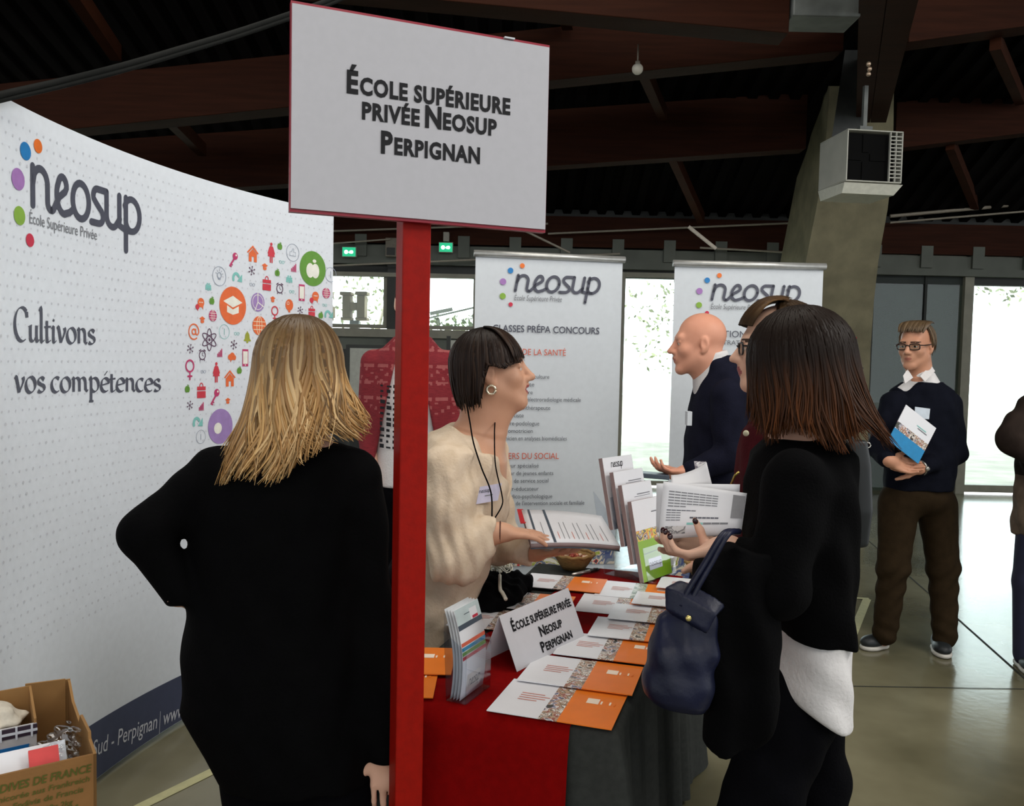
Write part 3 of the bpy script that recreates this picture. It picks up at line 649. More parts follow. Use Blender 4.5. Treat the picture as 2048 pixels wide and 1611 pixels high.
# slogan in a pen-drawn serif italic
GL_ = {
 'C': (.62, [arc(.34, .5, .32, .52, 50, 300, 18), [(.55, .9), (.57, .72)]]),
 'u': (.50, [[(0, .44), (.1, .5), (.1, .12)]+arc(.2, .1, .1, .1, 180, 300, 5)+[(.38, .2)], [(.38, .5), (.38, .08), (.44, 0), (.5, .06)]]),
 'l': (.26, [[(.0, .98), (.1, 1.04), (.1, .08), (.16, 0), (.24, .06)]]),
 't': (.30, [[(.1, .68), (.1, .1), (.16, 0), (.28, .06)], [(-.02, .47), (.28, .5)]]),
 'i': (.26, [[(.0, .44), (.1, .5), (.1, .08), (.16, 0), (.24, .06)], [(.1, .68), (.13, .75)]]),
 'v': (.46, [[(0, .46), (.08, .5), (.2, .0)], [(.2, .0), (.38, .36), (.36, .5)]]),
 'o': (.50, [arc(.23, .25, .2, .26, 80, 440, 20)]),
 'n': (.52, [[(0, .44), (.09, .5), (.09, 0)], [(.09, .3)]+arc(.24, .34, .14, .16, 160, 10, 8)+[(.38, .08), (.44, 0), (.5, .05)]]),
 's': (.40, [[(.32, .42)]+arc(.19, .37, .13, .13, 30, 200, 7)+[(.2, .25)]+arc(.18, .13, .15, .13, 50, -150, 9)]),
 'c': (.42, [arc(.23, .25, .2, .26, 50, 310, 16)]),
 'm': (.80, [[(0, .44), (.09, .5), (.09, 0)], [(.09, .3)]+arc(.23, .34, .13, .16, 160, 10, 8)+[(.36, 0)], [(.36, .3)]+arc(.5, .34, .13, .16, 160, 10, 8)+[(.64, .08), (.7, 0), (.76, .05)]]),
 'p': (.52, [[(0, .44), (.09, .5), (.09, -.36)], [(0, -.36), (.2, -.36)], arc(.25, .25, .19, .26, 150, -150, 16)]),
 'e': (.44, [[(.05, .24), (.4, .31)]+arc(.23, .3, .17, .21, 5, 180, 10)+arc(.24, .22, .2, .23, 180, 310, 9)]),
 'é': (.44, [[(.05, .24), (.4, .31)]+arc(.23, .3, .17, .21, 5, 180, 10)+arc(.24, .22, .2, .23, 180, 310, 9), [(.2, .62), (.34, .78)]]),
 ' ': (.22, [])}
def pen(pr, body, pa, pb, hpx, m):
    a = at_(*pa); b = at_(*pb); h = at_(pa[0], pa[1]-hpx)[1]-a[1]; tot = sum(GL_[ch][0] for ch in body); k = (b[0]-a[0])/tot; x = a[0]
    for ch in body:
        wd, ss = GL_[ch]
        for s_ in ss:
            pts = [(x+k*p[0], a[1]+(b[1]-a[1])*(x-a[0])/(b[0]-a[0])+h*p[1]) for p in bez(s_, 4)] if len(s_) < 8 else [(x+k*p[0], a[1]+(b[1]-a[1])*(x-a[0])/(b[0]-a[0])+h*p[1]) for p in s_]
            pr.nib(pts, .0130, .0075, m, .0038)
        x += wd*k
pr = Print(); pen(pr, 'Cultivons', (28, 680), (191, 688), 66, INK); pen(pr, 'vos compétences', (28, 785), (322, 782), 62, INK)
pr.build('slogan_lettering', lambda u, v, z=0: pop(u, v, .002+z), r, .03)
pr = Print(); LT = mat('band_lettering', (205, 208, 216), .5); s0 = at_(195, 1508); s1 = at_(312, 1446); s2 = at_(324, 1438); s3 = at_(368, 1418)
def slope_text(body, pa, pb, size):
    V, Fc = glyphs(body, 0, .2); x0 = min(v[0] for v in V); x1 = max(v[0] for v in V); k = (pb[0]-pa[0])/(x1-x0)
    pr.raw([(pa[0]+(v[0]-x0)*k, pa[1]+(pb[1]-pa[1])*(v[0]-x0)/(x1-x0)+v[1]*size) for v in V], Fc, LT)
slope_text('Sud - Perpignan', at_(184, 1514), at_(313, 1455), .085); slope_text('|', at_(317, 1456), at_(320, 1455), .1); slope_text('www.', at_(326, 1449), at_(370, 1429), .085)
pr.build('band_lettering', lambda u, v, z=0: pop(u, v, .003+z), r, .03)
# ---- the printed icons, each a part
def IM(n, c): return mat('icon_'+n, c, .45, spec=.5)
IR, IO, IG, IT, IV, ID = IM('red', (205, 60, 75), ), IM('orange', (228, 108, 58)), IM('green', (98, 150, 56)), IM('teal', (128, 196, 190)), IM('violet', (160, 132, 190)), IM('plum', (92, 62, 88))
IGY, IPK, IYG, IWH = IM('grey', (150, 160, 176)), IM('magenta', (190, 60, 110)), IM('olive', (160, 166, 60)), IM('white', (236, 236, 226))
def icon(kind, px, py, hpx, m, m2=None):
    pr = Print(); u0, v0 = at_(px, py); s = (at_(px, py-hpx/2)[1]-at_(px, py+hpx/2)[1]); m2 = m2 or IWH
    Pt = lambda L: [(u0+x*s, v0+y*s) for x, y in L]; D = lambda x, y, r_, mm=m, ry=None, n=20: pr.disc(u0+x*s, v0+y*s, r_*s, mm, n, (ry or r_)*s)
    Rg = lambda x, y, r_, w_, mm=m, ry=None, rot=0: pr.ring(u0+x*s, v0+y*s, r_*s, w_*s, mm, 24, (ry or r_)*s, rot); St = lambda L, w_, mm=m: pr.stroke(Pt(L), w_*s, mm); Po = lambda L, mm=m: pr.poly(Pt(L), mm)
    if kind == 'key': D(.18, .25, .24); D(.26, .32, .07, m2); St([(.1, .1), (-.32, -.42)], .13); St([(-.2, -.28), (-.1, -.36)], .09); St([(-.3, -.4), (-.2, -.48)], .09)
    elif kind == 'house': Po([(-.5, .05), (0, .5), (.5, .05), (.4, .0), (0, .36), (-.4, 0)]); Po([(-.34, -.02), (0, .3), (.34, -.02), (.34, -.5), (.1, -.5), (.1, -.2), (-.1, -.2), (-.1, -.5), (-.34, -.5)][::-1]) if False else None; Po([(-.34, -.5), (-.1, -.5), (-.1, .2), (-.34, 0)]); Po([(.1, -.5), (.34, -.5), (.34, 0), (.1, .2)]); Po([(-.1, -.18), (.1, -.18), (.1, .2), (0, .3), (-.1, .2)])
    elif kind == 'woman': D(0, .42, .085); Po([(-.1, .32), (.1, .32), (.24, -.2), (-.24, -.2)]); St([(-.1, .26), (-.22, -.04)], .07); St([(.1, .26), (.22, -.04)], .07); St([(-.06, -.2), (-.06, -.48)], .08); St([(.06, -.2), (.06, -.48)], .08)
    elif kind == 'apple': D(-.14, -.06, .28, m, .38); D(.14, -.06, .28, m, .38); St([(0, .24), (.04, .5)], .07); D(.18, .4, .12, m, .06)
    elif kind == 'glasses': Rg(-.28, 0, .22, .07); Rg(.28, 0, .22, .07); St([(-.06, .04), (.06, .04)], .06); St([(-.5, .05), (-.6, .2)], .05); St([(.5, .05), (.6, .2)], .05)
    elif kind == 'chart':
        for i in range(4): Po([(-.42+i*.22, -.42), (-.26+i*.22, -.42), (-.26+i*.22, -.1+i*.19), (-.42+i*.22, -.1+i*.19)])
        St([(-.45, -.47), (.45, -.47)], .05)
    elif kind == 'case': Po([(-.4, -.5), (.4, -.5), (.4, -.06), (-.4, -.06)]); Po([(-.4, 0), (.4, 0), (.4, .24), (-.4, .24)]); St(arc(0, .26, .15, .2, 0, 180, 8), .07)
    elif kind == 'clock': Rg(0, 0, .38, .09); St([(0, .22), (0, 0), (.16, -.08)], .05); St([(-.38, .38), (-.2, .48)], .1); St([(.38, .38), (.2, .48)], .1); St([(-.24, -.34), (-.3, -.48)], .07); St([(.24, -.34), (.3, -.48)], .07)
    elif kind == 'phone': Po([(-.24, -.5), (.24, -.5), (.24, .5), (-.24, .5)]); Po([(-.19, -.36), (.19, -.36), (.19, .38), (-.19, .38)], m2); D(0, -.43, .04, m2)
    elif kind == 'speech': D(.12, .12, .34); Po([(.2, -.15), (.36, -.1), (.34, -.4)]); D(-.26, -.2, .2, m2 if m2 != IWH else IR); Po([(-.3, -.34), (-.16, -.34), (-.2, -.52)], m2 if m2 != IWH else IR); [D(x, .14, .045, IWH) for x in (-.02, .12, .26)]
    elif kind == 'globe':
        D(0, 0, .48); [St([(-.4, y), (.4, y)], .035, m2) for y in (-.2, 0, .2)]; Rg(0, 0, .18, .035, m2, .46); St([(0, -.46), (0, .46)], .035, m2)
    elif kind == 'balloon': D(0, .08, .36, m, .4); Po([(-.06, -.3), (.06, -.3), (.1, -.42), (-.1, -.42)]); Rg(-.12, .2, .1, .03, m2)
    elif kind == 'cap': Po([(-.5, .14), (0, .4), (.5, .14), (0, -.12)]); Po([(-.28, -.02), (0, -.16), (.28, -.02), (.28, -.34), (0, -.42), (-.28, -.34)]) if m2 is IWH else None
    elif kind == 'atom': [Rg(0, 0, .16, .045, m, .5, a) for a in (0, PI/3, -PI/3)]; D(0, 0, .07)
    elif kind == 'network':
        for a in range(0, 360, 60): x, y = .4*math.cos(math.radians(a+20)), .4*math.sin(math.radians(a+20)); St([(0, 0), (x, y)], .05); D(x, y, .085)
        D(0, 0, .1)
    elif kind == 'at': Rg(0, 0, .16, .09); pr.stroke(Pt([(.17, .16), (.17, -.1)]+arc(.28, -.08, .1, .1, 180, 320, 6)+arc(0, 0, .44, .46, -5, 305, 26)), .085*s, m)
    elif kind == 'bell': Po([(-.42, -.3), (.42, -.3), (.26, -.1), (.22, .2), (.1, .36), (-.1, .36), (-.22, .2), (-.26, -.1)]); D(0, -.36, .1); D(0, .4, .06)
    elif kind == 'cloud': D(-.22, .05, .24); D(.05, .14, .3); D(.28, .02, .22); Po([(-.2, -.18), (.3, -.18), (.3, .05), (-.2, .05)]); Po([(-.16, -.16), (.0, -.16), (-.16, -.4)])
    elif kind == 'venus': Rg(0, .16, .28, .09); St([(0, -.14), (0, -.5)], .09); St([(-.14, -.34), (.14, -.34)], .09)
    elif kind == 'arrow': pr.stroke(Pt(arc(-.12, -.1, .3, .36, 200, 30, 10)), .22*s, m); Po([(-.02, -.3), (.5, -.34), (.5, .26)])
    elif kind == 'people': [(D(x, y+.22, .11), Po([(x-.14, y-.25), (x+.14, y-.25), (x+.1, y+.1), (x-.1, y+.1)])) for x, y in ((-.34, 0), (.34, 0), (0, -.06), (-.16, .2), (.16, .2))]
    elif kind == 'bulb': Rg(0, 0, .48, .03); Rg(0, .04, .14, .04); St([(-.06, -.14), (.06, -.14)], .06); [St([(.2*math.cos(a), .06+.2*math.sin(a)), (.28*math.cos(a), .06+.28*math.sin(a))], .03) for a in (.3, .9, 1.57, 2.2, 2.8)]
    elif kind == 'thumb': Rg(0, 0, .48, .03); St([(-.22, -.18), (-.22, .04), (-.1, .04), (.02, .24), (.08, .2), (.06, .04), (.22, .04), (.22, -.18), (-.22, -.18)], .03)
    elif kind == 'ringed': Rg(0, 0, .48, .03); St([(0, -.2), (0, .2)], .04)
    elif kind == 'pie': D(0, 0, .46); St([(0, 0), (.0, .46)], .05, m2); St([(0, 0), (.4, -.2)], .05, m2); St([(0, 0), (-.2, -.42)], .05, m2); Rg(0, 0, .36, .03, m2)
    elif kind == 'bigapple': D(0, 0, .5, m, None, 36); D(-.1, -.06, .15, m2, .21); D(.1, -.06, .15, m2, .21); D(.06, .22, .07, m2, .05)
    elif kind == 'bigcap': D(0, 0, .5, m, None, 36); Po([(-.36, .1), (0, .26), (.36, .1), (0, -.05)], m2); Po([(-.22, .0), (0, -.1), (.22, 0), (.22, -.18), (0, -.24), (-.22, -.18)], m2)
    elif kind == 'bigring': D(0, 0, .5, m, None, 32); D(-.1, -.05, .16, m2)
    pr.build('printed_icon', lambda u, v, z=0: pop(u, v, .0022+z), r, .025)
for a in [('key', 466, 519, 30, IPK), ('house', 505, 507, 33, IO), ('woman', 542, 505, 40, IR), ('apple', 559, 492, 16, IG), ('thumb', 585, 505, 36, IGY), ('bigapple', 625, 537, 70, IG), ('bulb', 438, 552, 40, IGY), ('arrow', 474, 554, 27, IT),
          ('network', 503, 541, 20, ID), ('cap', 529, 533, 17, IO), ('apple', 554, 545, 16, IG), ('chart', 587, 535, 17, IPK), ('glasses', 563, 524, 13, IT), ('case', 533, 566, 29, IR), ('people', 578, 560, 18, IT), ('people', 416, 575, 18, IT),
          ('glasses', 504, 569, 13, IGY), ('clock', 559, 577, 22, ID), ('glasses', 583, 583, 12, IT), ('phone', 603, 585, 33, IPK), ('speech', 628, 595, 27, IO), ('globe', 652, 586, 22, IPK), ('apple', 423, 601, 17, IG), ('speech', 399, 608, 28, IO),
          ('bigcap', 465, 611, 76, IO), ('pie', 515, 604, 41, IV), ('cap', 545, 598, 15, IO), ('balloon', 578, 612, 29, IO), ('globe', 425, 631, 24, IPK), ('cap', 404, 639, 17, IO), ('venus', 549, 626, 30, IR), ('network', 600, 620, 16, ID), ('case', 623, 622, 22, IR),
          ('glasses', 649, 610, 11, IT), ('apple', 641, 630, 15, IG), ('arrow', 657, 628, 22, IT), ('globe', 518, 651, 40, IO, IM('cream', (238, 220, 190))), ('at', 387, 663, 33, IO), ('atom', 418, 679, 44, ID), ('ringed', 448, 663, 30, IT), ('glasses', 473, 667, 13, IT),
          ('bell', 494, 674, 26, IYG), ('network', 467, 689, 20, ID), ('network', 380, 697, 20, ID), ('clock', 404, 710, 23, ID), ('chart', 439, 705, 17, IPK), ('cloud', 463, 715, 24, IO), ('phone', 490, 715, 34, IPK), ('venus', 379, 738, 41, IPK),
          ('glasses', 406, 743, 13, IGY), ('woman', 432, 744, 40, IR), ('house', 459, 756, 33, IO), ('apple', 478, 740, 16, IG), ('apple', 374, 777, 17, IG), ('case', 402, 780, 31, IR), ('key', 429, 793, 32, IPK), ('cap', 455, 801, 15, IO), ('network', 379, 810, 19, ID),
          ('chart', 402, 812, 17, IPK), ('arrow', 395, 843, 28, IT), ('bigring', 440, 852, 70, IV), ('ringed', 401, 873, 28, IGY), ('ringed', 661, 549, 30, IGY)]:
    icon(*a)
# ================================================================== ROLL-UP BANNERS
BANM = mat('banner_film', (200, 206, 212), .45, .02, 30); ALU = mat('banner_alu', (190, 190, 186), .35, metal=.6, spec=.5); TXT = mat('banner_text', (92, 96, 104), .5); ORT = mat('banner_orange_text', (205, 92, 66), .5)
PEOPLE_PIC = collage('banner_picture', [(60, 62, 70), (196, 60, 60), (214, 200, 180), (120, 130, 140), (70, 84, 130), (206, 190, 168), (160, 170, 70), (230, 225, 215)], 7, 1.5)
def banner(tl, tr, Yl, Yr, zb, lab):
    a = P(*tl, Yl); b = P(*tr, Yr); top = (a[2]+b[2])/2; ex = unit([b[0]-a[0], b[1]-a[1], 0]); Wd = np.linalg.norm((b-a)[:2]); ez = np.array([0, 0, 1.]); n = np.cross(ex, ez)
    r = thing('rollup_banner', ((a[0]+b[0])/2, (a[1]+b[1])/2, 0), lab, 'banner', 'tall roll-up banners behind the table')
    o = np.array([a[0], a[1], 0])
    q = MB(); zt = top-.03; q.grid(lambda u, v: o+ex*(Wd*(.012+.976*u))+ez*(zb+(zt-zb)*v)+n*(.004*math.sin(v*PI)*math.cos(u*PI*2)), 10, 20, BANM); f = q.build('sheet', r, True)
    q = MB(); q.tube([o+ex*0+ez*(top-.02)+n*.006, o+ex*Wd+ez*(top-.02)+n*.006], .019, ALU, 14); q.build('top_rail', r, True)
    q = MB(); q.box(o+ex*Wd/2+ez*.055, (Wd+.02, .16, .09), ALU, (ex, -n, ez)); [q.box(o+ex*k*Wd+ez*.008, (.06, .5, .014), ALU, (ex, -n, ez)) for k in (.15, .85)]; q.build('base', r, bevel=.01)
    q = MB(); q.tube([o+ex*Wd/2-n*.03+ez*.08, o+ex*Wd/2-n*.03+ez*(top-.02)], .009, CON, 8); q.build('pole', r)
    fn = plane_map(o, ex, ez, .007)
    def uv(px, py):
        d = ray(px, py); t = ((o-CAMP)@n)/(d@n); p = CAMP+d*t; return (p-o)@ex, p[2]
    return r, f, fn, uv, Wd
def logo(uv, fn, f, nx, by, xend, xh):
    a = uv(nx, by); b = uv(xend, by); h = uv(nx, by-xh)[1]-a[1]; sx = (b[0]-a[0])/(5.5*h)
    pr = Print(); neosup(pr, a[0], a[1], h, INK, .18, sx, True, False, .19, GREYINK); pr.build('logo_lettering', fn, f)
    for (dx, dy, rr, c) in DOTS: pr = Print(); pr.disc(a[0]+dx*h*sx, a[1]+dy*h, rr*h, c, 20); pr.build('logo_dot', fn, f)
r, f, fn, uv, Wd = banner((948, 490), (1249, 521), 4.62, 4.78, .1, 'roll-up banner listing courses, behind the leaning woman in cream')
logo(uv, fn, f, 1030, 581, 1200, 31)
def lines(uv, fn, f, L, nm='text_line'):
    for (body, xr, yb, cap, m, bold, xl) in L:
        pr = Print(); a = uv(xr, yb); s = (uv(xr, yb-cap)[1]-a[1])/.69
        pr.text(body, a[0], a[1], s, m, bold, 0, 1, 'R', (a[0]-uv(xl, yb)[0]) if xl else None); pr.build(nm, fn, f)
lines(uv, fn, f, [('CLASSES PRÉPA CONCOURS', 1198, 668, 13, INK, .012, 985), ('MÉTIERS DE LA SANTÉ', 1131, 711, 12, ORT, 0, 985),
    ('Infirmier', 1012, 738, 8, TXT, 0, None), ('Auxiliaire de puériculture', 1098, 757, 8, TXT, 0, 985), ('Ergothérapeute', 1068, 772, 8, TXT, 0, 985), ('Infirmière', 1065, 788, 8, TXT, 0, None), ('Manipulateur en électroradiologie médicale', 1161, 803, 8, TXT, 0, 985),
    ('Masseur-kinésithérapeute', 1100, 819, 8, TXT, 0, 985), ('Orthoptiste', 1047, 834, 8, TXT, 0, 990), ('Pédicure-podologue', 1078, 850, 8, TXT, 0, 990), ('Psychomotricien', 1065, 865, 8, TXT, 0, 990), ('Technicien en analyses biomédicales', 1133, 880, 8, TXT, 0, 990),
    ('MÉTIERS DU SOCIAL', 1117, 917, 12, ORT, 0, 985), ('Éducateur spécialisé', 1077, 934, 8, TXT, 0, 985), ('Éducateur de jeunes enfants', 1106, 949, 8, TXT, 0, 985), ('Assistant de service social', 1096, 964, 8, TXT, 0, 985), ('Moniteur-éducateur', 1077, 980, 8, TXT, 0, 985),
    ('Aide médico-psychologique', 1104, 995, 8, TXT, 0, 985), ("Technicien de l'intervention sociale et familiale", 1168, 1008, 8, TXT, 0, 985)])
pr = Print(); a = uv(950, 1133); b = uv(1244, 1090); pr.rect(.012*Wd, a[1], Wd*.985, b[1], PEOPLE_PIC); pr.build('picture', fn, f)
r, f, fn, uv, Wd = banner((1346, 519), (1651, 526), 4.6, 4.62, .1, 'roll-up banner partly hidden behind the bald man and two women')
logo(uv, fn, f, 1423, 599, 1600, 30)
lines(uv, fn, f, [('FORMATIONS', 1500, 675, 13, INK, 0, 1385), ('EN CONTRAT DE', 1500, 690, 9, TXT, 0, 1392)])
pr = Print(); pr.rect(.012*Wd, .2, Wd*.985, .45, PEOPLE_PIC); pr.build('picture', fn, f)
# ================================================================== RED POST WITH WHITE SIGN
YS = 1.7; RED = mat('post_red', (142, 14, 3), .5, .08, 60, .04, 200, spec=.15); CRIM = mat('sign_edge', (140, 22, 44), .4)
TLp, TRp, BLp, BRp = (586, 2), (1096, 101), (581, 411), (1089, 464)
# plane of the sign: left and right edges vertical, receding to the right
hL = P(*TLp, 1.)[2]-P(*BLp, 1.)[2]; hR = P(*TRp, 1.)[2]-P(*BRp, 1.)[2]
Yl = 1.56; Yr = Yl*hL/hR
TL = P(*TLp, Yl); BL = P(*BLp, Yl); TR = P(*TRp, Yr); BR = P(*BRp, Yr)
ex = unit([BR[0]-BL[0], BR[1]-BL[1], 0]); Wd = np.linalg.norm((BR-BL)[:2]); ez = np.array([0, 0, 1.]); n = np.cross(ex, ez); ztp = (TL[2]+TR[2])/2; zbt = (BL[2]+BR[2])/2
base = np.array([BL[0], BL[1], 0]); Hs = ztp-zbt
pc = np.array([P(823, 900, 1)[0]*1.0, 1., 0])
mid = base+ex*Wd*.46
rpost = thing('sign_post', (mid[0], mid[1], 0), 'tall red square post carrying a white name board, in the centre of the picture', 'sign')
q = MB(); q.box(base+ex*Wd/2+ez*(zbt+Hs/2)-n*.008, (Wd+.004, .016, Hs+.012), CRIM, (ex, -n, ez)); q.build('board_backing', rpost)
q = MB(); q.box(base+ex*Wd/2+ez*(zbt+Hs/2)+n*.002, (Wd, .004, Hs), mat('sign_white', (176, 176, 182), .5, .015, 60), (ex, -n, ez)); f = q.build('board_face', rpost)
fn = plane_map(base+ez*zbt, ex, ez, .0052)
def suv(px, py):
    d = ray(px, py); o = base; t = ((o-CAMP)@n)/(d@n); p = CAMP+d*t; return (p-o)@ex, p[2]-zbt
for (body, l, rr, py) in (('École supérieure', (700, 182), (1012, 233), 0), ('privée Neosup', (729, 236), (986, 274), 0), ('Perpignan', (765, 303), (954, 330), 0)):
    a = suv(*l); b = suv(*rr); pr = Print(); tot = Print().smallcaps(body, 0, 0, .055, INKD, .042, space=1.1); pr.smallcaps(body, (a[0]+b[0])/2, (a[1]+b[1])/2, .0575, INKD, .042, (b[0]-a[0])/tot*.0575/.0575, space=1.1); pr.build('lettering', fn, f)
q = MB(); c = suv(1017, 79); q.box(base+ex*c[0]+ez*(zbt+Hs+.004)+n*.002, (.022, .012, .003), BANM, (ex, -n, ez)); q.build('tape', rpost)
# the post: square, its faces parallel to the board
xa_, xm_, xb_ = 794, 812, 868
a = suv(xm_, 470); b = suv(xb_, 470); pw = (b[0]-a[0]); top = zbt+.10
off = .024
ctr = base+ex*((a[0]+b[0])/2)-n*(off-.002+pw/2)
sc = 1.0
q = MB(); q.box(ctr+ez*top/2, (pw*1.02, pw*1.02, top), RED, (ex, -n, ez)); q.build('post', rpost, bevel=.003)
q = MB(); q.box(ctr+ez*.012, (.24, .24, .024), RED, (ex, -n, ez)); q.build('foot_plate', rpost, bevel=.004)
# ================================================================== TABLE AND CLOTHS
TA = math.radians(17.5); td = np.array([math.sin(TA), math.cos(TA), 0]); tw = np.array([math.cos(TA), -math.sin(TA), 0]); TF = np.array([.238, 1.722, 0]); TW, TLN, TZ = .56, 1.36, .745
def tb(a, b, z=TZ): return TF-tw*a+td*b+np.array([0, 0, z])          # a: from the right edge leftwards; b: from the near end
def tpix(px, py, z=TZ):
    p = PZ(px, py, z)-TF; return -(p@tw), p@td
ctr = tb(TW/2, TLN/2, 0)
r = thing('folding_table', ctr, 'rectangular folding table hidden under the grey and red cloths', 'table')
q = MB(); q.box(tb(TW/2, TLN/2, TZ-.02), (TW-.03, TLN-.03, .025), mat('table_top', (150, 140, 120), .6), (tw, td, (0, 0, 1))); q.build('tabletop', r)
for a in (.07, TW-.07):
    for b in (.1, TLN-.1): q = MB(); q.tube([tb(a, b, 0), tb(a, b, TZ-.03)], .014, DK, 8); q.build('leg', r)
GCL = mat('grey_cloth', (52, 54, 52), .9, .1, 60, .2, 400, spec=.05); RCL = mat('red_cloth', (118, 5, 5), .9, .08, 50, .15, 300, spec=.05)
def cloth_perim(n):
    """outline of the table top, rounded corners, from the far left round the near end to the far right"""
    out = []; R = .02; C_ = [(TW, TLN), (TW, 0), (0, 0), (0, TLN)]
    L = [TLN, TW, TLN, TW]; tot = sum(L)
    for i in range(n):
        s_ = tot*i/n; k = 0
        while s_ > L[k]: s_ -= L[k]; k += 1
        a, b = C_[k]; a2, b2 = C_[(k+1) % 4]; f = s_/L[k]; out.append((a+(a2-a)*f, b+(b2-b)*f, k, f))
    return out
N = 440; per = cloth_perim(N); rows = [0, .012, .05, .12, .22, .34, .46, .58, .68, .725]; V = []; nrm = [(1, 0), (0, -1), (-1, 0), (0, 1)]
for j, dz in enumerate(rows):
    for i, (a, b, k, f) in enumerate(per):
        n_ = np.array(nrm[k], float); e = min(f, 1-f)*[TLN, TW][k % 2]
        if e < .06: n2 = np.array(nrm[(k+1) % 4 if f > .5 else k-1], float); n_ = unit(n_*(.5+.5*e/.06)+n2*(.5-.5*e/.06))
        amp = (dz/.725)**.8; fold = (.022*math.sin(i*.52+.6*math.sin(i*.11))+.012*math.sin(i*.23+2))*amp
        cor = .10*math.exp(-(e/.07)**2)*amp
        o_ = .004+(0 if j else -.012)+.03*amp+fold*(1 if j > 1 else 0)+cor
        p = tb(a+n_[0]*o_, b+n_[1]*o_, TZ-dz+(.0 if j else .0)); V.append(p)
Fc = [(j*N+i, (j+1)*N+i, (j+1)*N+(i+1) % N, j*N+(i+1) % N) for j in range(len(rows)-1) for i in range(N)]+[tuple(range(N))]
o = mk('tablecloth', V, Fc, GCL, None, None, True); tag(o, 'long dark grey tablecloth draped to the floor over the table', 'tablecloth')
# red runner, laid askew on top and hanging over the near end
A_ = [(.106, 0), (.62, 0)]; B_ = [(-.0, TLN), (.30, TLN)]
A_, B_ = [(.100, 0.0), (.54, 0.0)], [(.0, 1.352), (.335, 1.352)]
V = []; Fc = []; nu, nv = 30, 40
hem = [-.735+.0, ]
for j in range(nv+1):
    for i in range(nu+1):
        f = i/nu; s_ = j/nv
        if s_ < .45:                                                # hanging part, from hem up to the edge
            g = s_/.45; a = A_[0][0]+(A_[1][0]-A_[0][0])*f-.005*(1-g); dz = (1-g)*.70
            amp = (dz/.725)**.8; out = .016+.075*amp+.018*amp*math.sin(f*9+1)
            V.append(tb(a, -out, TZ+.004-dz))
        else:
            g = (s_-.45)/.55; p0 = np.array(A_[0])*(1-f)+np.array(A_[1])*f; p1 = np.array(B_[0])*(1-f)+np.array(B_[1])*f; p = p0*(1-g)+p1*g
            if g == 0: p = p+np.array([0, -.012])
            V.append(tb(p[0], p[1], TZ+.0035+(0 if g else -.003)))
Fc = [(j*(nu+1)+i, j*(nu+1)+i+1, (j+1)*(nu+1)+i+1, (j+1)*(nu+1)+i) for j in range(nv) for i in range(nu)]
o = mk('table_runner', V, Fc, RCL, None, None, True); tag(o, 'red cloth runner across the grey tablecloth, hanging over the near end', 'table runner')
TS = TZ+.0045
# ---- brochures: white cover, photo strip, orange back, spread open like shingles
PAPER = mat('brochure_white', (226, 227, 232), .4, .01, 20); ORG = mat('brochure_orange', (232, 122, 34), .38, .03, 20); PEDGE = mat('paper_edge', (150, 130, 130), .7); PINK = mat('brochure_red_print', (205, 140, 130), .5); PALE = mat('brochure_pale_print', (244, 226, 208), .5)
PH = collage('brochure_photo', [(58, 46, 40), (226, 222, 214), (158, 122, 92), (236, 234, 230), (96, 84, 70), (188, 160, 132), (150, 84, 74), (224, 220, 216), (112, 112, 142), (70, 70, 60)], 34, .35)
PH2 = collage('brochure_photo_green', [(92, 104, 92), (186, 196, 184), (130, 142, 128), (206, 210, 204), (150, 160, 146)], 22, 1.0)
BL_, BD = .280, .205
def brochure(px, py, lab, ang=0., right=False, photo=PH, lift=.005, grp='open brochures fanned over the table'):
    """px, py: where its near left corner (near right with right=True) lies on the cloth"""
    p = PZ(px, py, TS+.004); ex = unit(tw*math.cos(ang)+td*math.sin(ang)); ey = np.cross((0, 0, 1.), ex); ey = unit(ey+np.array([0, 0, -lift/BD])); ez = np.cross(ex, ey)
    o = p if not right else p-ex*BL_
    o = np.array([o[0], o[1], TS+.0010+lift])
    r = thing('brochure', o, lab, 'brochure', grp)
    th = .0022
    for (nm, x0, x1, m) in (('white_panel', 0, .118, PAPER), ('photo_strip', .118, .160, photo), ('orange_panel', .160, BL_, ORG)):
        q = MB(); q.box(o+ex*(x0+x1)/2+ey*BD/2, (x1-x0, BD, th), m, (ex, ey, ez)); pt = q.build(nm, r)
        fn = plane_map(o+ex*x0+ez*th/2, ex, ey, .0006)
        if nm == 'white_panel':
            for k in range(4):
                pr = Print(); L = [.055, .07, .062, .045][k]; pr.rect(.045, .125-k*.013, .045+L, .125-k*.013+.0045, PINK); pr.build('text_line', fn, pt)
        if nm == 'orange_panel':
            pr = Print(); pr.rect(.038, .12, .066, .15, PALE); [pr.rect(.07+.01*k, .122, .074+.01*k, .14, ORG if k % 2 else PALE) for k in range(4)]; pr.build('emblem', fn, pt)
    return r
NEXT = ['nearest brochure at the table corner', 'second brochure from the near table end', 'third brochure, its left end behind the tent card corner', 'fourth brochure in the right row, beside the blue bag', 'fifth brochure in the right row, just beyond the bag top', 'sixth brochure in the right row, near the clear rack', 'last brochure in the right row, beside the far basket']
for k, (px, py) in enumerate(((973, 1421), (1033, 1362), (1106, 1309), (1174, 1273), (1214, 1240), (1262, 1211), (1312, 1180))):
    brochure(px, py, NEXT[k], [.0, .02, .03, .05, .05, .04, .03][k], lift=.004 if k == 0 else .0065+.0018*max(0, k-2))
MIDL = ['brochure with a grey photo right behind the tent card', 'brochure with a greenish photo strip in front of the clear rack']
for k, (px, py) in enumerate(((1147, 1219), (1188, 1189))): brochure(px, py, MIDL[k], .05, photo=(PH, PH2)[k], lift=.0015+.001*k, grp='open brochures down the middle of the table')
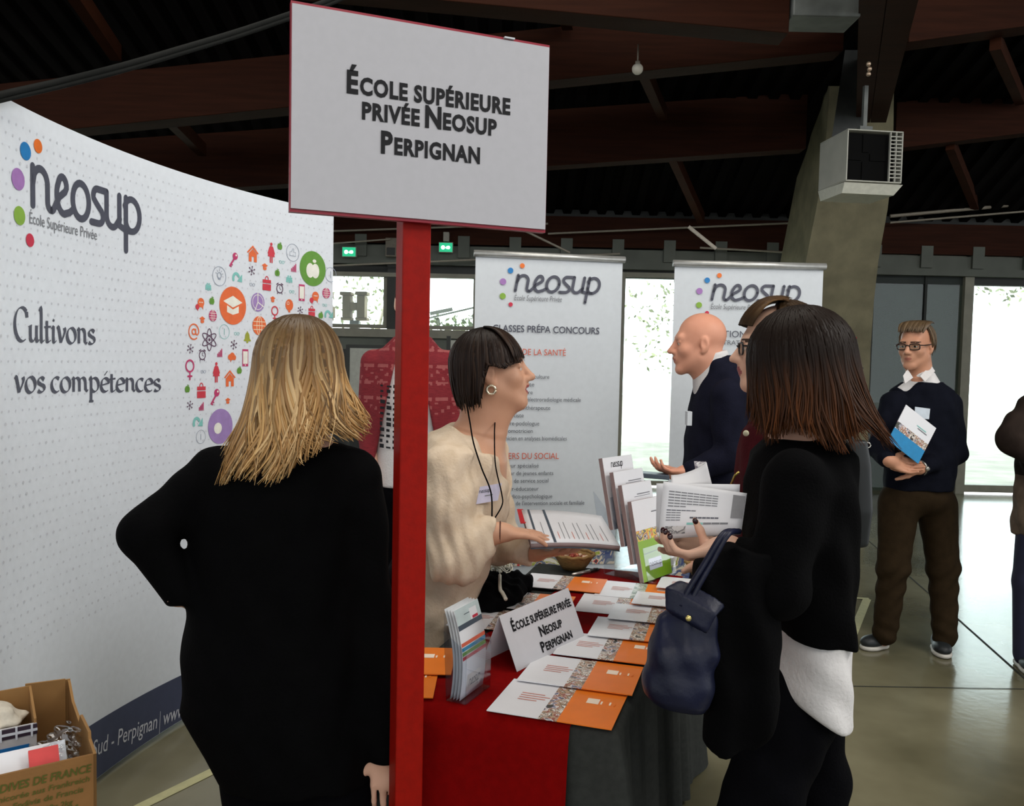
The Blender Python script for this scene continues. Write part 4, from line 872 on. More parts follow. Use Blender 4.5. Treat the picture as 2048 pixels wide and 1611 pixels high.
LEFT = ['brochure showing its orange end behind the clear leaflet holder', 'brochure under the leaflet holder, orange end by the red post', 'brochure on the left edge, behind the leaflet holder', 'brochure on the left edge, beyond the tent card', 'far left brochure, next to the wicker basket']
brochure(866, 1396, LEFT[0], .32, True, lift=.004, grp='open brochures down the left edge'); brochure(902, 1352, LEFT[1], .30, True, lift=.0065, grp='open brochures down the left edge')
for k, (px, py) in enumerate(((892, 1252), (956, 1212), (1037, 1173))): brochure(px, py, LEFT[2+k], .10-.02*k, lift=.0065, grp='open brochures down the left edge')
# ---- tent card
CARD = mat('card_white', (212, 212, 218), .5, .015, 40)
b0 = PZ(1034, 1343, TS); b1 = PZ(1169, 1273, TS); ex = unit(b1-b0); Wc = np.linalg.norm(b1-b0); n_out = np.cross(ex, (0, 0, 1.))
def tri(o, ex, px, py, back):                                     # height where the sight line meets the ridge, back metres behind
    d = ray(px, py); nn = n_out; t = ((o-nn*back-CAMP)@nn)/(d@nn); p = CAMP+d*t; return p
t0 = tri(b0, ex, 998, 1231, .055); t1 = tri(b0, ex, 1130, 1178, .055); hz = (t0[2]+t1[2])/2
e0 = (t0-b0)@ex; e1 = (t1-b0)@ex
r = thing('tent_card', (b0+b1)/2, 'white folded tent card printed with the school name on the table', 'sign')
fb0, fb1 = b0, b1; tt0 = b0+ex*max(-.02, min(.02, e0))-n_out*.055; tt0[2] = hz; tt1 = b0+ex*(max(-.02, min(.02, e0))+Wc)-n_out*.055; tt1[2] = hz; bb0 = b0-n_out*.11; bb1 = b1-n_out*.11
ey = unit(tt0-fb0); Hc = np.linalg.norm(tt0-fb0)
q = MB(); q.add([fb0, fb1, tt1, tt0], [(0, 1, 2, 3)], CARD); f = q.build('front_flap', r, solid=.0012)
q = MB(); q.add([tt0, tt1, bb1, bb0], [(0, 1, 2, 3)], CARD); q.build('back_flap', r, solid=.0012)
fn = plane_map(fb0, ex, ey, .0018)
for (body, cx, y, sz) in (('École supérieure privée', .53, .66, .0230), ('Neosup', .58, .37, .0230), ('Perpignan', .60, .10, .0230)):
    pr = Print(); tot = Print().smallcaps(body, 0, 0, sz, INKD, .035); pr.smallcaps(body, Wc*cx, Hc*y, Hc*.26, INKD, .035, {'É': .86*Wc, 'N': .33*Wc, 'P': .46*Wc}[body[0]]/(tot*Hc*.26/sz)); pr.build('lettering', fn, f)
# ---- clear leaflet holder with a stack of leaflets
ACR = glass('acrylic', (250, 252, 255), .03, .94)
c0 = PZ(931, 1409, TS); c1 = PZ(980, 1372, TS); ex = unit(c1-c0); Wh = np.linalg.norm(c1-c0); n_out = np.cross(ex, (0, 0, 1.)); ez = np.array([0, 0, 1.]); D_ = .05
r = thing('leaflet_holder', (c0+c1)/2-n_out*.02, 'clear acrylic leaflet holder standing beside the tent card', 'leaflet holder')
H_ = .20; B = c0; pt = lambda u, d, z: B+ex*u-n_out*d+ez*z
q = MB()
q.add([pt(0, 0, 0), pt(Wh, 0, 0), pt(Wh, 0, .12), pt(Wh*.62, 0, .135), pt(Wh*.38, 0, .135), pt(0, 0, .12)], [(0, 1, 2, 3, 4, 5)], ACR); q.build('front_panel', r, solid=.002)
q = MB(); q.add([pt(0, D_, 0), pt(Wh, D_, 0), pt(Wh, D_+.01, H_), pt(0, D_+.01, H_)], [(0, 1, 2, 3)], ACR); q.build('back_panel', r, solid=.002)
for u in (0, Wh): q = MB(); q.add([pt(u, 0, 0), pt(u, D_, 0), pt(u, D_+.01, H_*.8), pt(u, 0, .12)], [(0, 1, 2, 3)], ACR); q.build('side_panel', r, solid=.002)
q = MB(); q.box(pt(Wh/2, D_/2, .001), (Wh, D_, .002), ACR, (ex, -n_out, ez)); q.build('base', r)
LGREY = mat('leaflet_slate', (74, 84, 96), .4); LSKY = mat('leaflet_sky', (190, 204, 206), .4); bar_ = [mat('leaflet_coral', (214, 104, 80), .4), mat('leaflet_blue', (60, 140, 180), .4), mat('leaflet_green', (110, 160, 84), .4), mat('leaflet_red', (186, 48, 70), .4)]
for k in range(4):
    dd = .012+k*.008; th = .0012
    def sh(u, v, dd=dd): return pt(.004+u*(Wh-.008), dd+.006+.014*(v**2)*(1.4)-.010*math.sin(v*PI), .004+.205*v)
    rr = thing('leaflet', pt(Wh/2, dd, .004), ['front leaflet in the clear holder, with coloured bars and a building photo', 'leaflet behind the front one in the clear holder', 'third leaflet in the clear holder, only its edge showing', 'rearmost leaflet in the clear holder'][k], 'leaflet', 'leaflets in the clear holder')
    q = MB(); q.grid(sh, 2, 14, PAPER if k == 0 else mat('leaflet_pale', (196, 200, 204), .4)); s_ = q.build('sheet', rr, True, solid=th)
    if k == 0:
        fn = lambda u, v, z=0: np.array(sh(u, v))+n_out*(.0014+z)
        for (v0, v1, u0, u1, m) in ((.83, 1, 0, 1, LSKY), (.775, .83, 0, 1, LGREY), (.60, .64, .0, 1, bar_[0]), (.55, .59, 0, 1, bar_[1]), (.50, .54, 0, 1, bar_[2]), (.45, .49, 0, 1, bar_[3])):
            pr = Print(); w0 = np.linspace(v0, v1, 4)
            for a, b in zip(w0[:-1], w0[1:]): pr.rect(u0, a, u1, b, m)
            pr.build('printed_bar', fn, s_)
        pr = Print(); pr.rect(.32, .83, .55, .92, LGREY); pr.rect(.55, .83, .85, .95, PAPER); pr.rect(.62, .835, .85, .865, bar_[3]); pr.build('building_picture', fn, s_)
        pr = Print(); pr.rect(.2, .06, .78, .26, mat('card_cream', (222, 220, 216), .5)); neosup(pr, .3, .12, .07, INK, .18, 1.2, False, False, .2); pr.build('logo_lettering', fn, s_)
# ---- clear tiered rack with brochures
g0 = PZ(1299, 1167, TS); g1 = PZ(1369, 1141, TS); ex = unit(g1-g0); n_out = np.cross(ex, ez); WR = .205
r = thing('brochure_rack', g0+ex*WR/2-n_out*.1, 'clear tiered acrylic rack holding four sizes of brochures at the far table end', 'rack')
lean = unit(ez-n_out*.22)
back = unit(-n_out-ex*.0)
tier = []
for k, (px, py) in enumerate(((1262, 1003), (1243, 970), (1226, 944), (1204, 916))):
    tier.append((px, py))
q = MB(); q.add([g0-n_out*.0, g0+ex*WR, g0+ex*WR-n_out*.19, g0-n_out*.19], [(0, 1, 2, 3)], ACR); q.build('base', r, solid=.003)
for u in (0, WR): q = MB(); q.add([g0+ex*u, g0+ex*u-n_out*.19, g0+ex*u-n_out*.25+ez*.30, g0+ex*u-n_out*.05+ez*.10], [(0, 1, 2, 3)], ACR); q.build('side_panel', r, solid=.003)
for k in range(4): q = MB(); o = g0-n_out*(.006+.048*k)+ez*(.004+.055*k); q.add([o, o+ex*WR, o+ex*WR+lean*.12, o+lean*.12], [(0, 1, 2, 3)], ACR); q.build('pocket', r, solid=.002)
q = MB(); [q.ball(g0+ex*u+n_out*.012+ez*.008, (.016, .016, .007), ACR, 10, 6) for u in (.0,)]; q.build('foot', r, True)
GREENP = mat('brochure_green', (134, 176, 40), .38, .04, 8); GD = mat('brochure_green_line', (60, 110, 30), .4); PH3 = collage('brochure_photo_warm', [(70, 60, 60), (210, 200, 190), (150, 130, 110), (222, 120, 30), (214, 206, 60), (90, 70, 66), (196, 184, 176)], 24, 1.2)
labs = ['brochure with a green lower half and photo strip at the front of the clear rack', 'white brochure on the second tier of the clear rack', 'white brochure on the third tier of the clear rack', 'tallest white brochure with a logo at the back of the clear rack']
for k in range(4):
    o = g0-n_out*(.010+.048*k)+ez*(.006+.055*k); Hb = .285
    d = ray(*tier[k]); nn = unit(np.cross(ex, lean)); tt = ((o-CAMP)@nn)/(d@nn); p = CAMP+d*tt; u = (p-o)@ex; Hb = (p-o)@lean
    o = o+ex*u; Hb = max(.24, min(.32, Hb))
    rr = thing('brochure', o, labs[k], 'brochure', 'brochures in the clear rack'); wv = .2
    q = MB(); q.box(o+ex*wv/2+lean*Hb/2-nn*.008, (wv, Hb, .016), PEDGE, (ex, lean, nn)); q.build('page_block', rr)
    q = MB(); q.box(o+ex*wv/2+lean*Hb/2+nn*.0006, (wv, Hb, .0012), PAPER, (ex, lean, nn)); c_ = q.build('cover', rr); fn = plane_map(o, ex, lean, .0016)
    pr = Print()
    if k == 0:
        g_ = Print(); g_.rect(0, 0, wv, Hb*.50, GREENP); g_.build('green_half', fn, c_); g_ = Print(); g_.rect(0, Hb*.50, wv, Hb*.63, PH3); g_.build('photo_strip', fn, c_)
        fn2 = plane_map(o, ex, lean, .0022); pr.stroke([(.03, Hb*.33), (.15, Hb*.345)], .003, GD); pr.rect(.05, Hb*.12, .14, Hb*.26, PAPER); pr.text('neosup', .095, Hb*.165, .03, INK, 0, .2, 1, 'C'); pr.build('label', fn2, c_)
        pr = Print(); pr.rect(.12, Hb*.82, .17, Hb*.835, GREYINK); pr.build('text_line', fn, c_)
    elif k == 3: neosup(pr, .05, Hb*.86, .016, INKD, .2, .9, False, False, .2); pr.build('logo_lettering', fn, c_)
    else: pr.rect(.09, Hb*.845, .18, Hb*.858, GREYINK); pr.build('text_line', fn, c_); pr = Print(); pr.rect(.07, Hb*.82, .18, Hb*.827, GREYINK); pr.build('text_line', fn, c_)
# ---- wicker bowls of sweets, pen
WICK = mat('wicker', (150, 118, 70), .7, .25, 60, .5, 150, stretch=(1, 1, 6)); CANDY = [mat('sweet_copper', (186, 110, 82), .3, metal=.3), mat('sweet_cream', (226, 196, 170), .3), mat('sweet_red', (150, 54, 40), .35)]
def bowl(px, py, R, H, lab, n):
    c = PZ(px, py, TS); r = thing('wicker_bowl', c, lab, 'bowl', 'wicker bowls on the table'); q = MB(); NS = 40; prof = [(.001, 0), (R*.55, 0), (R*.72, H*.35), (R*.92, H*.8), (R, H), (R*.95, H), (R*.86, H*.75), (R*.6, H*.25), (.001, H*.2)]
    V = []; 
    for i, (rd, z) in enumerate(prof):
        for j in range(NS): w_ = 1+(.015*(1 if (j+i) % 2 else -1) if 1 < i < 6 else 0); V.append((c[0]+rd*w_*math.cos(2*PI*j/NS), c[1]+rd*w_*math.sin(2*PI*j/NS), c[2]+z))
    q.add(V, [(i*NS+j, i*NS+(j+1) % NS, (i+1)*NS+(j+1) % NS, (i+1)*NS+j) for i in range(len(prof)-1) for j in range(NS)], WICK); q.build('bowl', r, True)
    q = MB(); q.tube([(c[0]+R*.98*math.cos(a), c[1]+R*.98*math.sin(a), c[2]+H+.002*math.sin(a*12)) for a in np.linspace(0, 2*PI, 48)], .006, WICK, 6); q.build('rim', r, True)
    for k in range(n):
        a = RNG.uniform(0, 2*PI); rad = R*.78*math.sqrt(RNG.uniform(0, 1)); p = c+np.array([rad*math.cos(a), rad*math.sin(a), H*.62+RNG.uniform(0, .012)*(1.2-rad/R)]); an = RNG.uniform(0, PI)
        q = MB(); ax = np.array([[math.cos(an), math.sin(an), .2], [-math.sin(an), math.cos(an), 0], [0, 0, 1]]); q.ball((0, 0, 0), (.013, .008, .007), random.choice(CANDY), 8, 6); q.V = [p+ax.T@np.array(v) for v in q.V]
        for sg in (-1, 1): q.add([p+ax[0]*sg*.011, p+ax[0]*sg*.02+ax[1]*.007, p+ax[0]*sg*.02-ax[1]*.007], [(0, 1, 2)], q.mats[0])
        tag(q.build('wrapped_sweet', smooth=True), 'small wrapped sweet lying in the '+('round wicker bowl by the leaning woman' if n > 20 else 'wicker bowl near the brunette woman'), 'sweet', 'sweets in the '+('left' if n > 20 else 'right')+' wicker bowl')
bowl(1147, 1136, .078, .056, 'round wicker bowl of sweets below the open booklet', 30); bowl(1402, 1150, .06, .05, 'wicker bowl of sweets half hidden by the brunette woman', 14)
a = PZ(1144, 1148, TS+.008); b = PZ(1190, 1139, TS+.008); r = thing('pen', a, 'silver and black ballpoint pen lying beside the wicker bowl', 'pen'); d_ = unit(b-a)
q = MB(); q.tube([a, a+d_*.006, a+d_*.09], [.002, .005, .006], mat('pen_silver', (205, 200, 192), .25, metal=.7), 10); q.build('barrel', r, True); q = MB(); q.tube([a+d_*.09, a+d_*.128, a+d_*.14], [.0062, .0062, .003], mat('pen_black', (24, 26, 24), .3), 10); q.build('cap', r, True)
# ---- black garment with white lace at the left edge of the table
BLK = mat('black_knit', (8, 8, 10), .95, .15, 90, .3, 300, spec=.04)
s = SDF(); c = PZ(1000, 1185, TS)
g_ = PZ(985, 1212, TS)-tw*.0
s.ell(c+np.array([-.02, -.02, .02]), (.11, .2, .035), k=.03); s.ell(c+np.array([.06, .08, .02]), (.05, .07, .028), k=.03); s.ell(c+np.array([-.07, -.14, .015]), (.07, .12, .03), k=.03)
warp = lambda X: .008*np.sin(X[:, 0]*60+X[:, 1]*25)*np.sin(X[:, 1]*48)+.004*np.sin(X[:, 0]*140)
o = sdf_obj(s, .007, 'folded_garment', BLK, None, None, warp); tag(o, 'crumpled black garment lying on the left edge of the table', 'garment')
LACE = mat('lace_white', (216, 214, 200), .8, .05, 60); q = MB(); c2 = PZ(1000, 1150, TS+.03)
for k in range(46):
    a = k*.55; q.tube([c2+np.array([.045*math.cos(a+t)*(.5+.5*math.sin(k)), .04*math.sin(a+t)-.03*math.sin(k*.3), .03+.012*math.sin(3*t+k)+.002*(k % 5)]) for t in np.linspace(0, 1.6, 8)], .0022, LACE, 5)
q.tube(bez([c2+[.0, -.02, .02], PZ(1000, 1175, TS+.06), PZ(1005, 1185, TS+.055), PZ(1012, 1198, TS+.045)], 5), .006, LACE, 6)
tag(q.build('lace_scarf', smooth=True), 'white lace trim heaped on the black garment at the table edge', 'lace scarf')
# ================================================================== CARDBOARD BOX
CB = mat('cardboard', (140, 100, 56), .85, .08, 12, .1, 100); CBI = mat('cardboard_inner', (158, 118, 70), .85, .08, 12)
fr = P(193, 1506, 1.74); BH = fr[2]                                        # near right top corner
exb = np.array([math.cos(math.radians(35)), math.sin(math.radians(35)), 0]); nb_ = np.array([exb[1], -exb[0], 0]); BW, BDp = .30, .42
cr = lambda u, d, z: np.array([fr[0], fr[1], 0])-exb*(BW-u)-nb_*d+ez*z
r = thing('cardboard_box', cr(BW/2, BDp/2, 0), 'open brown vegetable carton with green print on the floor at lower left', 'box')
th = .006
q = MB(); q.box(cr(BW/2, th/2, BH/2), (BW, th, BH), CB, (exb, nb_, ez)); f = q.build('front_side', r)
q = MB(); w3 = lambda d, z, o_: cr(BW-o_, d, z); prof_ = [(0, BH), (.07, BH+.006), (.075, BH+.020), (.20, BH+.012), (.22, BH-.012), (.34, BH-.006), (.40, BH+.02), (BDp, BH+.025)]
V = []; [V.extend([w3(d, 0, 0), w3(d, z, 0), w3(d, z, th), w3(d, 0, th)]) for d, z in prof_]; q.add(V, [(j*4+i, (j+1)*4+i, (j+1)*4+(i+1) % 4, j*4+(i+1) % 4) for j in range(len(prof_)-1) for i in range(4)]+[(0, 1, 2, 3), tuple(range(len(V)-1, len(V)-5, -1))], CBI); q.build('right_side', r)
q = MB(); q.box(cr(th/2, BDp/2, BH/2), (th, BDp, BH), CB, (exb, nb_, ez)); q.build('left_side', r)
q = MB(); q.box(cr(BW/2, BDp-th/2, (BH+.02)/2), (BW, th, BH+.03), CBI, (exb, nb_, ez)); q.build('back_side', r)
q = MB(); q.box(cr(BW/2, BDp/2, .004), (BW, BDp, .008), CB, (exb, nb_, ez)); q.build('bottom', r)
q = MB(); q.hexa([cr(BW-.10, BDp-.008, BH-.2), cr(BW-.012, BDp-.008, BH-.2), cr(BW-.012, BDp-.008, BH+.03), cr(BW-.10, BDp-.008, BH+.035)], [cr(BW-.10, BDp-.014, BH-.2), cr(BW-.012, BDp-.014, BH-.2), cr(BW-.012, BDp-.014, BH+.03), cr(BW-.10, BDp-.014, BH+.035)], CBI); q.build('corner_flap', r)
fn = plane_map(cr(0, -.001, 0), exb, ez, .001); GPR = mat('carton_green_print', (84, 88, 30), .8)
for (t_, v, sz, bo, rr_, wd_) in (('ENDIVES DE FRANCE', BH-.036, .024, .02, .010, .195), ('Chicorée aus Frankreich', BH-.056, .017, .01, .014, .18), ('Endivia de Francia', BH-.076, .017, .01, .026, .13), ('5 kg / 10x 2kg', BH-.098, .017, .01, .046, .095), ('26', BH-.118, .026, .01, .035, .03)):
    pr = Print(); pr.text(t_, BW-rr_, v, sz, GPR, bo, .15, 1, 'R', wd_); pr.build('lettering', fn, f)
# small tray carton inside, packs, plastic bags
tc_ = P(73, 1444, 1.84); tr = lambda u, d, z: tc_-exb*u-nb_*d+ez*z; r = thing('tray_carton', tr(.1, .06, -.2), 'small beige carton standing inside the brown box', 'box')
q = MB(); q.box(tr(.095, 0, -.10), (.19, .005, .20), mat('tray_white', (196, 194, 196), .6), (exb, nb_, ez)); f = q.build('front_side', r)
q = MB(); q.hexa([tr(0, 0, -.2), tr(.005, 0, -.2), tr(.005, 0, .01), tr(0, 0, .01)], [tr(0, .12, -.2), tr(.005, .12, -.2), tr(.005, .12, .045), tr(0, .12, .045)], CBI); q.box(tr(.095, .12, -.08), (.19, .005, .25), CBI, (exb, nb_, ez)); q.build('cardboard_side', r)
q = MB(); q.box(tr(.095, -.004, -.012), (.192, .006, .022), mat('plum_band', (48, 34, 48), .5), (exb, nb_, ez)); [q.box(tr(.010+.030*k, -.008, -.012), (.004, .005, .028), LT, (exb, nb_, ez)) for k in range(6)]; q.box(tr(.095, -.008, -.012), (.192, .004, .005), LT, (exb, nb_, ez)); q.build('fastening_band', r)
q = MB(); q.box(tr(.10, -.004, -.060), (.17, .003, .032), mat('carton_blue', (30, 110, 180), .4), (exb, nb_, ez)); q.build('blue_label', r)
s = SDF(); s.ell(tr(.10, .06, .0), (.085, .045, .035), (exb, nb_, ez), .02)
o = sdf_obj(s, .005, 'tissue_wad', mat('tissue_white', (214, 206, 190), .8, .1, 30, .6, 30), None, None, lambda X: .008*np.sin(X[:, 0]*110+X[:, 2]*80)*np.sin(X[:, 1]*95)+.004*np.sin(X[:, 2]*200)); tag(o, 'crumpled white tissue in the small carton inside the box', 'tissue')
ax1 = (exb, unit(-nb_*.72+ez*.7), unit(nb_*.7+ez*.72))
q = MB(); q.box(P(48, 1532, 1.715), (.16, .075, .010), PAPER, ax1); tag(q.build('paper_packet'), 'white paper packet leaning at the front of the brown box', 'packet')
q = MB(); q.box(P(88, 1516, 1.72), (.056, .045, .008), mat('packet_red', (206, 74, 74), .4, .06, 30), ax1); tag(q.build('red_packet'), 'small red packet wrapped in clear film in the brown box', 'packet')
FILM = glass('clear_film', (245, 248, 250), .10, .97, .13); s = SDF(); s.ell(P(128, 1488, 1.79), (.032, .03, .042), None, .02); s.ell(P(95, 1508, 1.76), (.05, .03, .022), None, .02)
o = sdf_obj(s, .0035, 'plastic_bag', FILM, None, None, lambda X: .007*np.sin(X[:, 0]*170+X[:, 2]*90)*np.sin(X[:, 1]*120+X[:, 2]*140)+.003*np.sin(X[:, 2]*300+X[:, 0]*200)); tag(o, 'crumpled clear plastic bag sticking up from the brown box', 'plastic bag')
# ================================================================== PEOPLE
def skin(name, col, c2): return mat(name, col, .5, 0, 6, .04, 300, col2=c2, spec=.35)
SK_C = skin('skin_olive', (192, 142, 114), (204, 156, 128)); SK_F = skin('skin_ruddy', (206, 142, 116), (216, 156, 130)); SK_P = skin('skin_pale', (206, 160, 138), (216, 174, 150)); SK_G = skin('skin_fair', (186, 132, 104), (198, 146, 118))
LIP = mat('lips', (150, 72, 70), .4); BROW = mat('brow_brown', (60, 42, 32), .8); EYEW = mat('eye_white', (215, 208, 200), .25); IRIS = mat('iris_dark', (40, 28, 20), .2); NAIL = mat('nail_plum', (40, 10, 16), .15); EAR = None
def cloth(name, col, c2=None, sh=0., bs=180, var=.12): return mat(name, col, .88, var, 25, .25, bs, col2=c2, sheen=sh, spec=.05)
BLACKK = cloth('black_jersey', (5, 5, 6)); BLACKT = cloth('black_trouser', (6, 6, 9)); CREAM = cloth('cream_blouse', (204, 184, 160), (214, 196, 174), 0, 120); NAVYS = cloth('navy_sweater', (17, 19, 28)); BROWNT = cloth('brown_trouser', (44, 34, 22)); SUIT = cloth('navy_suit', (24, 25, 38)); SHIRT = cloth('white_shirt', (214, 212, 212), None, .05, 120, .03)
BURG = cloth('burgundy_jacket', (66, 20, 26)); COAT = cloth('brown_coat', (46, 38, 34)); COATT = cloth('tan_lining', (104, 90, 78)); SHOE = mat('shoe_dark', (30, 34, 36), .5); SOLE = mat('shoe_sole', (196, 192, 184), .6)
def hair_mat(name, root, cols, rough=.42, spec=.45, r0=.12, r1=.55):
    if name in MATS: return MATS[name]
    m = bpy.data.materials.new(name); m.use_nodes = True; nt = m.node_tree; b = nt.nodes['Principled BSDF']; b.inputs['Roughness'].default_value = rough; b.inputs['Specular IOR Level'].default_value = spec
    g = nt.nodes.new('ShaderNodeNewGeometry'); r = nt.nodes.new('ShaderNodeValToRGB'); e = r.color_ramp.elements; e[0].color = lin(cols[0]); e[1].color = lin(cols[-1])
    for i in range(1, len(cols)-1): e.new(i/(len(cols)-1)).color = lin(cols[i])
    nt.links.new(g.outputs['Random Per Island'], r.inputs[0])
    at = nt.nodes.new('ShaderNodeAttribute'); at.attribute_name = 'along'; mr = nt.nodes.new('ShaderNodeMapRange'); mr.inputs[1].default_value = r0; mr.inputs[2].default_value = r1
    nt.links.new(at.outputs['Fac'], mr.inputs[0]); mx = nt.nodes.new('ShaderNodeMix'); mx.data_type = 'RGBA'; mx.inputs[6].default_value = lin(root)
    nt.links.new(mr.outputs[0], mx.inputs[0]); nt.links.new(r.outputs[0], mx.inputs[7]); nt.links.new(mx.outputs[2], b.inputs['Base Color'])
    MATS[name] = m; return m
class Head:
    def __init__(s, O, f, u=(0, 0, 1), sc=1.):
        s.O = np.array(O, float); s.f = unit(f); u = np.array(u, float); s.u = unit(u-s.f*(u@s.f)); s.r = np.cross(s.f, s.u); s.s = sc; s.A = np.array([s.r, s.f, s.u])
    def __call__(s, x, y, z): return s.O+(s.r*x+s.f*y+s.u*z)*s.s
    def inv(s, X): return (X-s.O)@s.A.T/s.s
    def ell(s, S, c, r, k=.02, op=1): S.ell(s(*c), np.array(r)*s.s, s.A, k, op)
    def cap(s, S, a, b, r1, r2=None, k=.015, op=1): S.cap(s(*a), s(*b), r1*s.s, (r2 or r1)*s.s, k, op)
    def sculpt(s, S, neck, rn=.055, male=False, open_mouth=False):
        s.ell(S, (0, -.012, .036), (.074, .094, .086)); s.ell(S, (0, .028, -.028), (.060, .066, .084), .03)
        s.cap(S, (-.046, .01, -.052), (-.016, .072, -.094), .022, .017, .03); s.cap(S, (.046, .01, -.052), (.016, .072, -.094), .022, .017, .03)
        s.ell(S, (0, .078, -.098), (.022, .018, .017), .02)
        s.cap(S, (-.034, .078, .028), (.034, .078, .028), .013 if not male else .015, None, .02)
        s.ell(S, (-.036, .062, -.022), (.024, .024, .022), .025); s.ell(S, (.036, .062, -.022), (.024, .024, .022), .025)
        s.ell(S, (-.031, .098, .006), (.017, .014, .011), .012, -1); s.ell(S, (.031, .098, .006), (.017, .014, .011), .012, -1)
        s.ell(S, (-.031, .078, .005), (.0125, .0125, .012), .004); s.ell(S, (.031, .078, .005), (.0125, .0125, .012), .004)
        for x in (-.031, .031): s.cap(S, (x-.014, .084, .012), (x+.014, .084, .012), .0045, None, .006)
        s.cap(S, (0, .088, .018), (0, .112, -.021), .0085, .0125, .012); s.ell(S, (0, .118, -.024), (.0105, .010, .0095), .008)
        for x in (-.012, .012): s.ell(S, (x, .102, -.028), (.0075, .011, .008), .008)
        s.ell(S, (0, .086, -.052), (.026, .014, .022), .02)
        g = .004 if open_mouth else 0
        s.cap(S, (-.016, .090, -.054+g), (0, .101, -.051+g), .0055, .0065, .006); s.cap(S, (.016, .090, -.054+g), (0, .101, -.051+g), .0055, .0065, .006)
        s.cap(S, (-.014, .089, -.064-g), (.014, .089, -.064-g), .0065, None, .006); s.ell(S, (0, .096, -.065-g), (.012, .008, .006), .006)
        if open_mouth: s.ell(S, (0, .103, -.059), (.013, .014, .0035), .003, -1)
        for x in (-1, 1):
            s.ell(S, (x*.076, -.008, -.002), (.010, .019, .031), .008); s.ell(S, (x*.085, -.004, .002), (.006, .010, .018), .006, -1); s.ell(S, (x*.074, .0, -.03), (.007, .009, .010), .008)
        n = np.array(neck, float); S.cap(s(0, -.025, -.05), n, rn*s.s, rn*1.08*s.s, .03); S.cap(s(0, -.0, -.07), n+s.f*.02, rn*.8*s.s, rn*.9*s.s, .03)
    def paint(s, lw=.022, lh=.0145, bh=.0042):
        L = lambda lo, hi: (lambda c: ((s.inv(c) > lo) & (s.inv(c) < hi)).all(1))
        lips = lambda c: (lambda q: (np.abs(q[:, 0]) < .022) & (q[:, 1] > .092) & (q[:, 2] < -.045) & (q[:, 2] > -.074) & (((q[:, 0]/lw)**2+((q[:, 2]+.058)/lh)**2) < 1))(s.inv(c))
        brow = lambda c: (lambda q: (np.abs(np.abs(q[:, 0])-.032) < .02) & (q[:, 1] > .06) & (np.abs(q[:, 2]-.029+.1*np.abs(np.abs(q[:, 0])-.03)) < bh))(s.inv(c))
        eye = lambda c: (lambda q: ((((np.abs(q[:, 0])-.031)/.0115)**2+((q[:, 2]-.004)/.0042)**2) < 1) & (q[:, 1] > .06))(s.inv(c))
        iris = lambda c: (lambda q: (((np.abs(q[:, 0])-.031)**2+(q[:, 2]-.005)**2) < .0055**2) & (q[:, 1] > .06))(s.inv(c))
        return [(lips, 1), (brow, 2), (eye, 3), (iris, 4)]
LIPM = mat('lips_man', (168, 104, 88), .45)
FACE = lambda sk: [sk, LIPM if sk in (SK_F, SK_G) else LIP, BROW, EYEW, IRIS]
def hand(S, W, fd, pn, side=1, curl=(.3, .3, .3, .3), sc=1., thumb=None, spread=.05, r0=.0085):
    """palm and five fingers; pn: the way the palm faces; side: which side the thumb is on"""
    W = np.array(W, float); fd = unit(fd); pn = np.array(pn, float); pn = unit(pn-fd*(fd@pn)); t = np.cross(fd, pn)*side; tips = []
    S.ell(W+fd*.048*sc, (.040*sc, .036*sc, .0135*sc), (fd, t, pn), .012); S.cap(W-fd*.02*sc, W+fd*.02*sc, .026*sc, .025*sc, .02)
    for i, (o, L) in enumerate(((.029, (.040, .026, .020)), (.0098, (.045, .030, .021)), (-.0098, (.041, .027, .020)), (-.028, (.032, .020, .018)))):
        p = W+fd*(.083-.006*abs(i-1.2))*sc+t*o*sc; a = curl[i]; d0 = unit(fd+t*spread*(1.5-i)); r = r0*sc*(1.05 if i < 3 else .92)
        S.cap(W+fd*.03*sc+t*o*.8*sc, p, r*1.25, r*1.15, .008)
        for j, l in enumerate(L):
            an = a*(.8, 1.9, 2.7)[j]; d = d0*math.cos(an)+pn*math.sin(an); q = p+d*l*sc; S.cap(p, q, r*(1.08, .98, .9)[j], r*(.98, .9, .78)[j], .004); p = q
        tips.append((p, d))
    b = W+fd*.022*sc+t*.024*sc; th = thumb if thumb is not None else fd*.75+t*.55+pn*.35; th = unit(th); m_ = b+unit(fd*.5+t*.8+pn*.2+th*.6)*.035*sc
    S.cap(W+fd*.012*sc+t*.012*sc, m_, .016*sc, .0125*sc, .012); e = m_+th*.034*sc; S.cap(m_, e, .0112*sc, .0100*sc, .006); th2 = unit(th+fd*.1); e2 = e+th2*.026*sc; S.cap(e, e2, .0100*sc, .0075*sc, .005); tips.append((e2, th2))
    return tips
def shoes(parent, feet, m=SHOE, sole=SOLE):
    for (heel, toe) in feet:
        h = np.array([heel[0], heel[1], 0.]); t = np.array([toe[0], toe[1], 0.]); d = unit(t-h); L = np.linalg.norm(t-h); up = np.array([0, 0, 1.]); n = np.cross(up, d)
        s = SDF(); s.ell(h+d*L*.62+up*.042, (L*.40, .047, .036), (d, n, up), .03); s.ell(h+d*L*.2+up*.055, (L*.24, .038, .05), (d, n, up), .03); s.cut(h+d*L/2+up*.022, (0, 0, -1), .4)
        o = sdf_obj(s, .007, 'shoe', m, parent)
        s = SDF(); s.ell(h+d*L*.60+up*.015, (L*.42, .050, .03), (d, n, up), .02); s.ell(h+d*L*.2+up*.015, (L*.22, .041, .03), (d, n, up), .02); s.cut(h+d*L/2+up*.026, (0, 0, 1), .4); s.cut(h+d*L/2+up*.002, (0, 0, -1), .4)
        sdf_obj(s, .006, 'sole', sole, o)
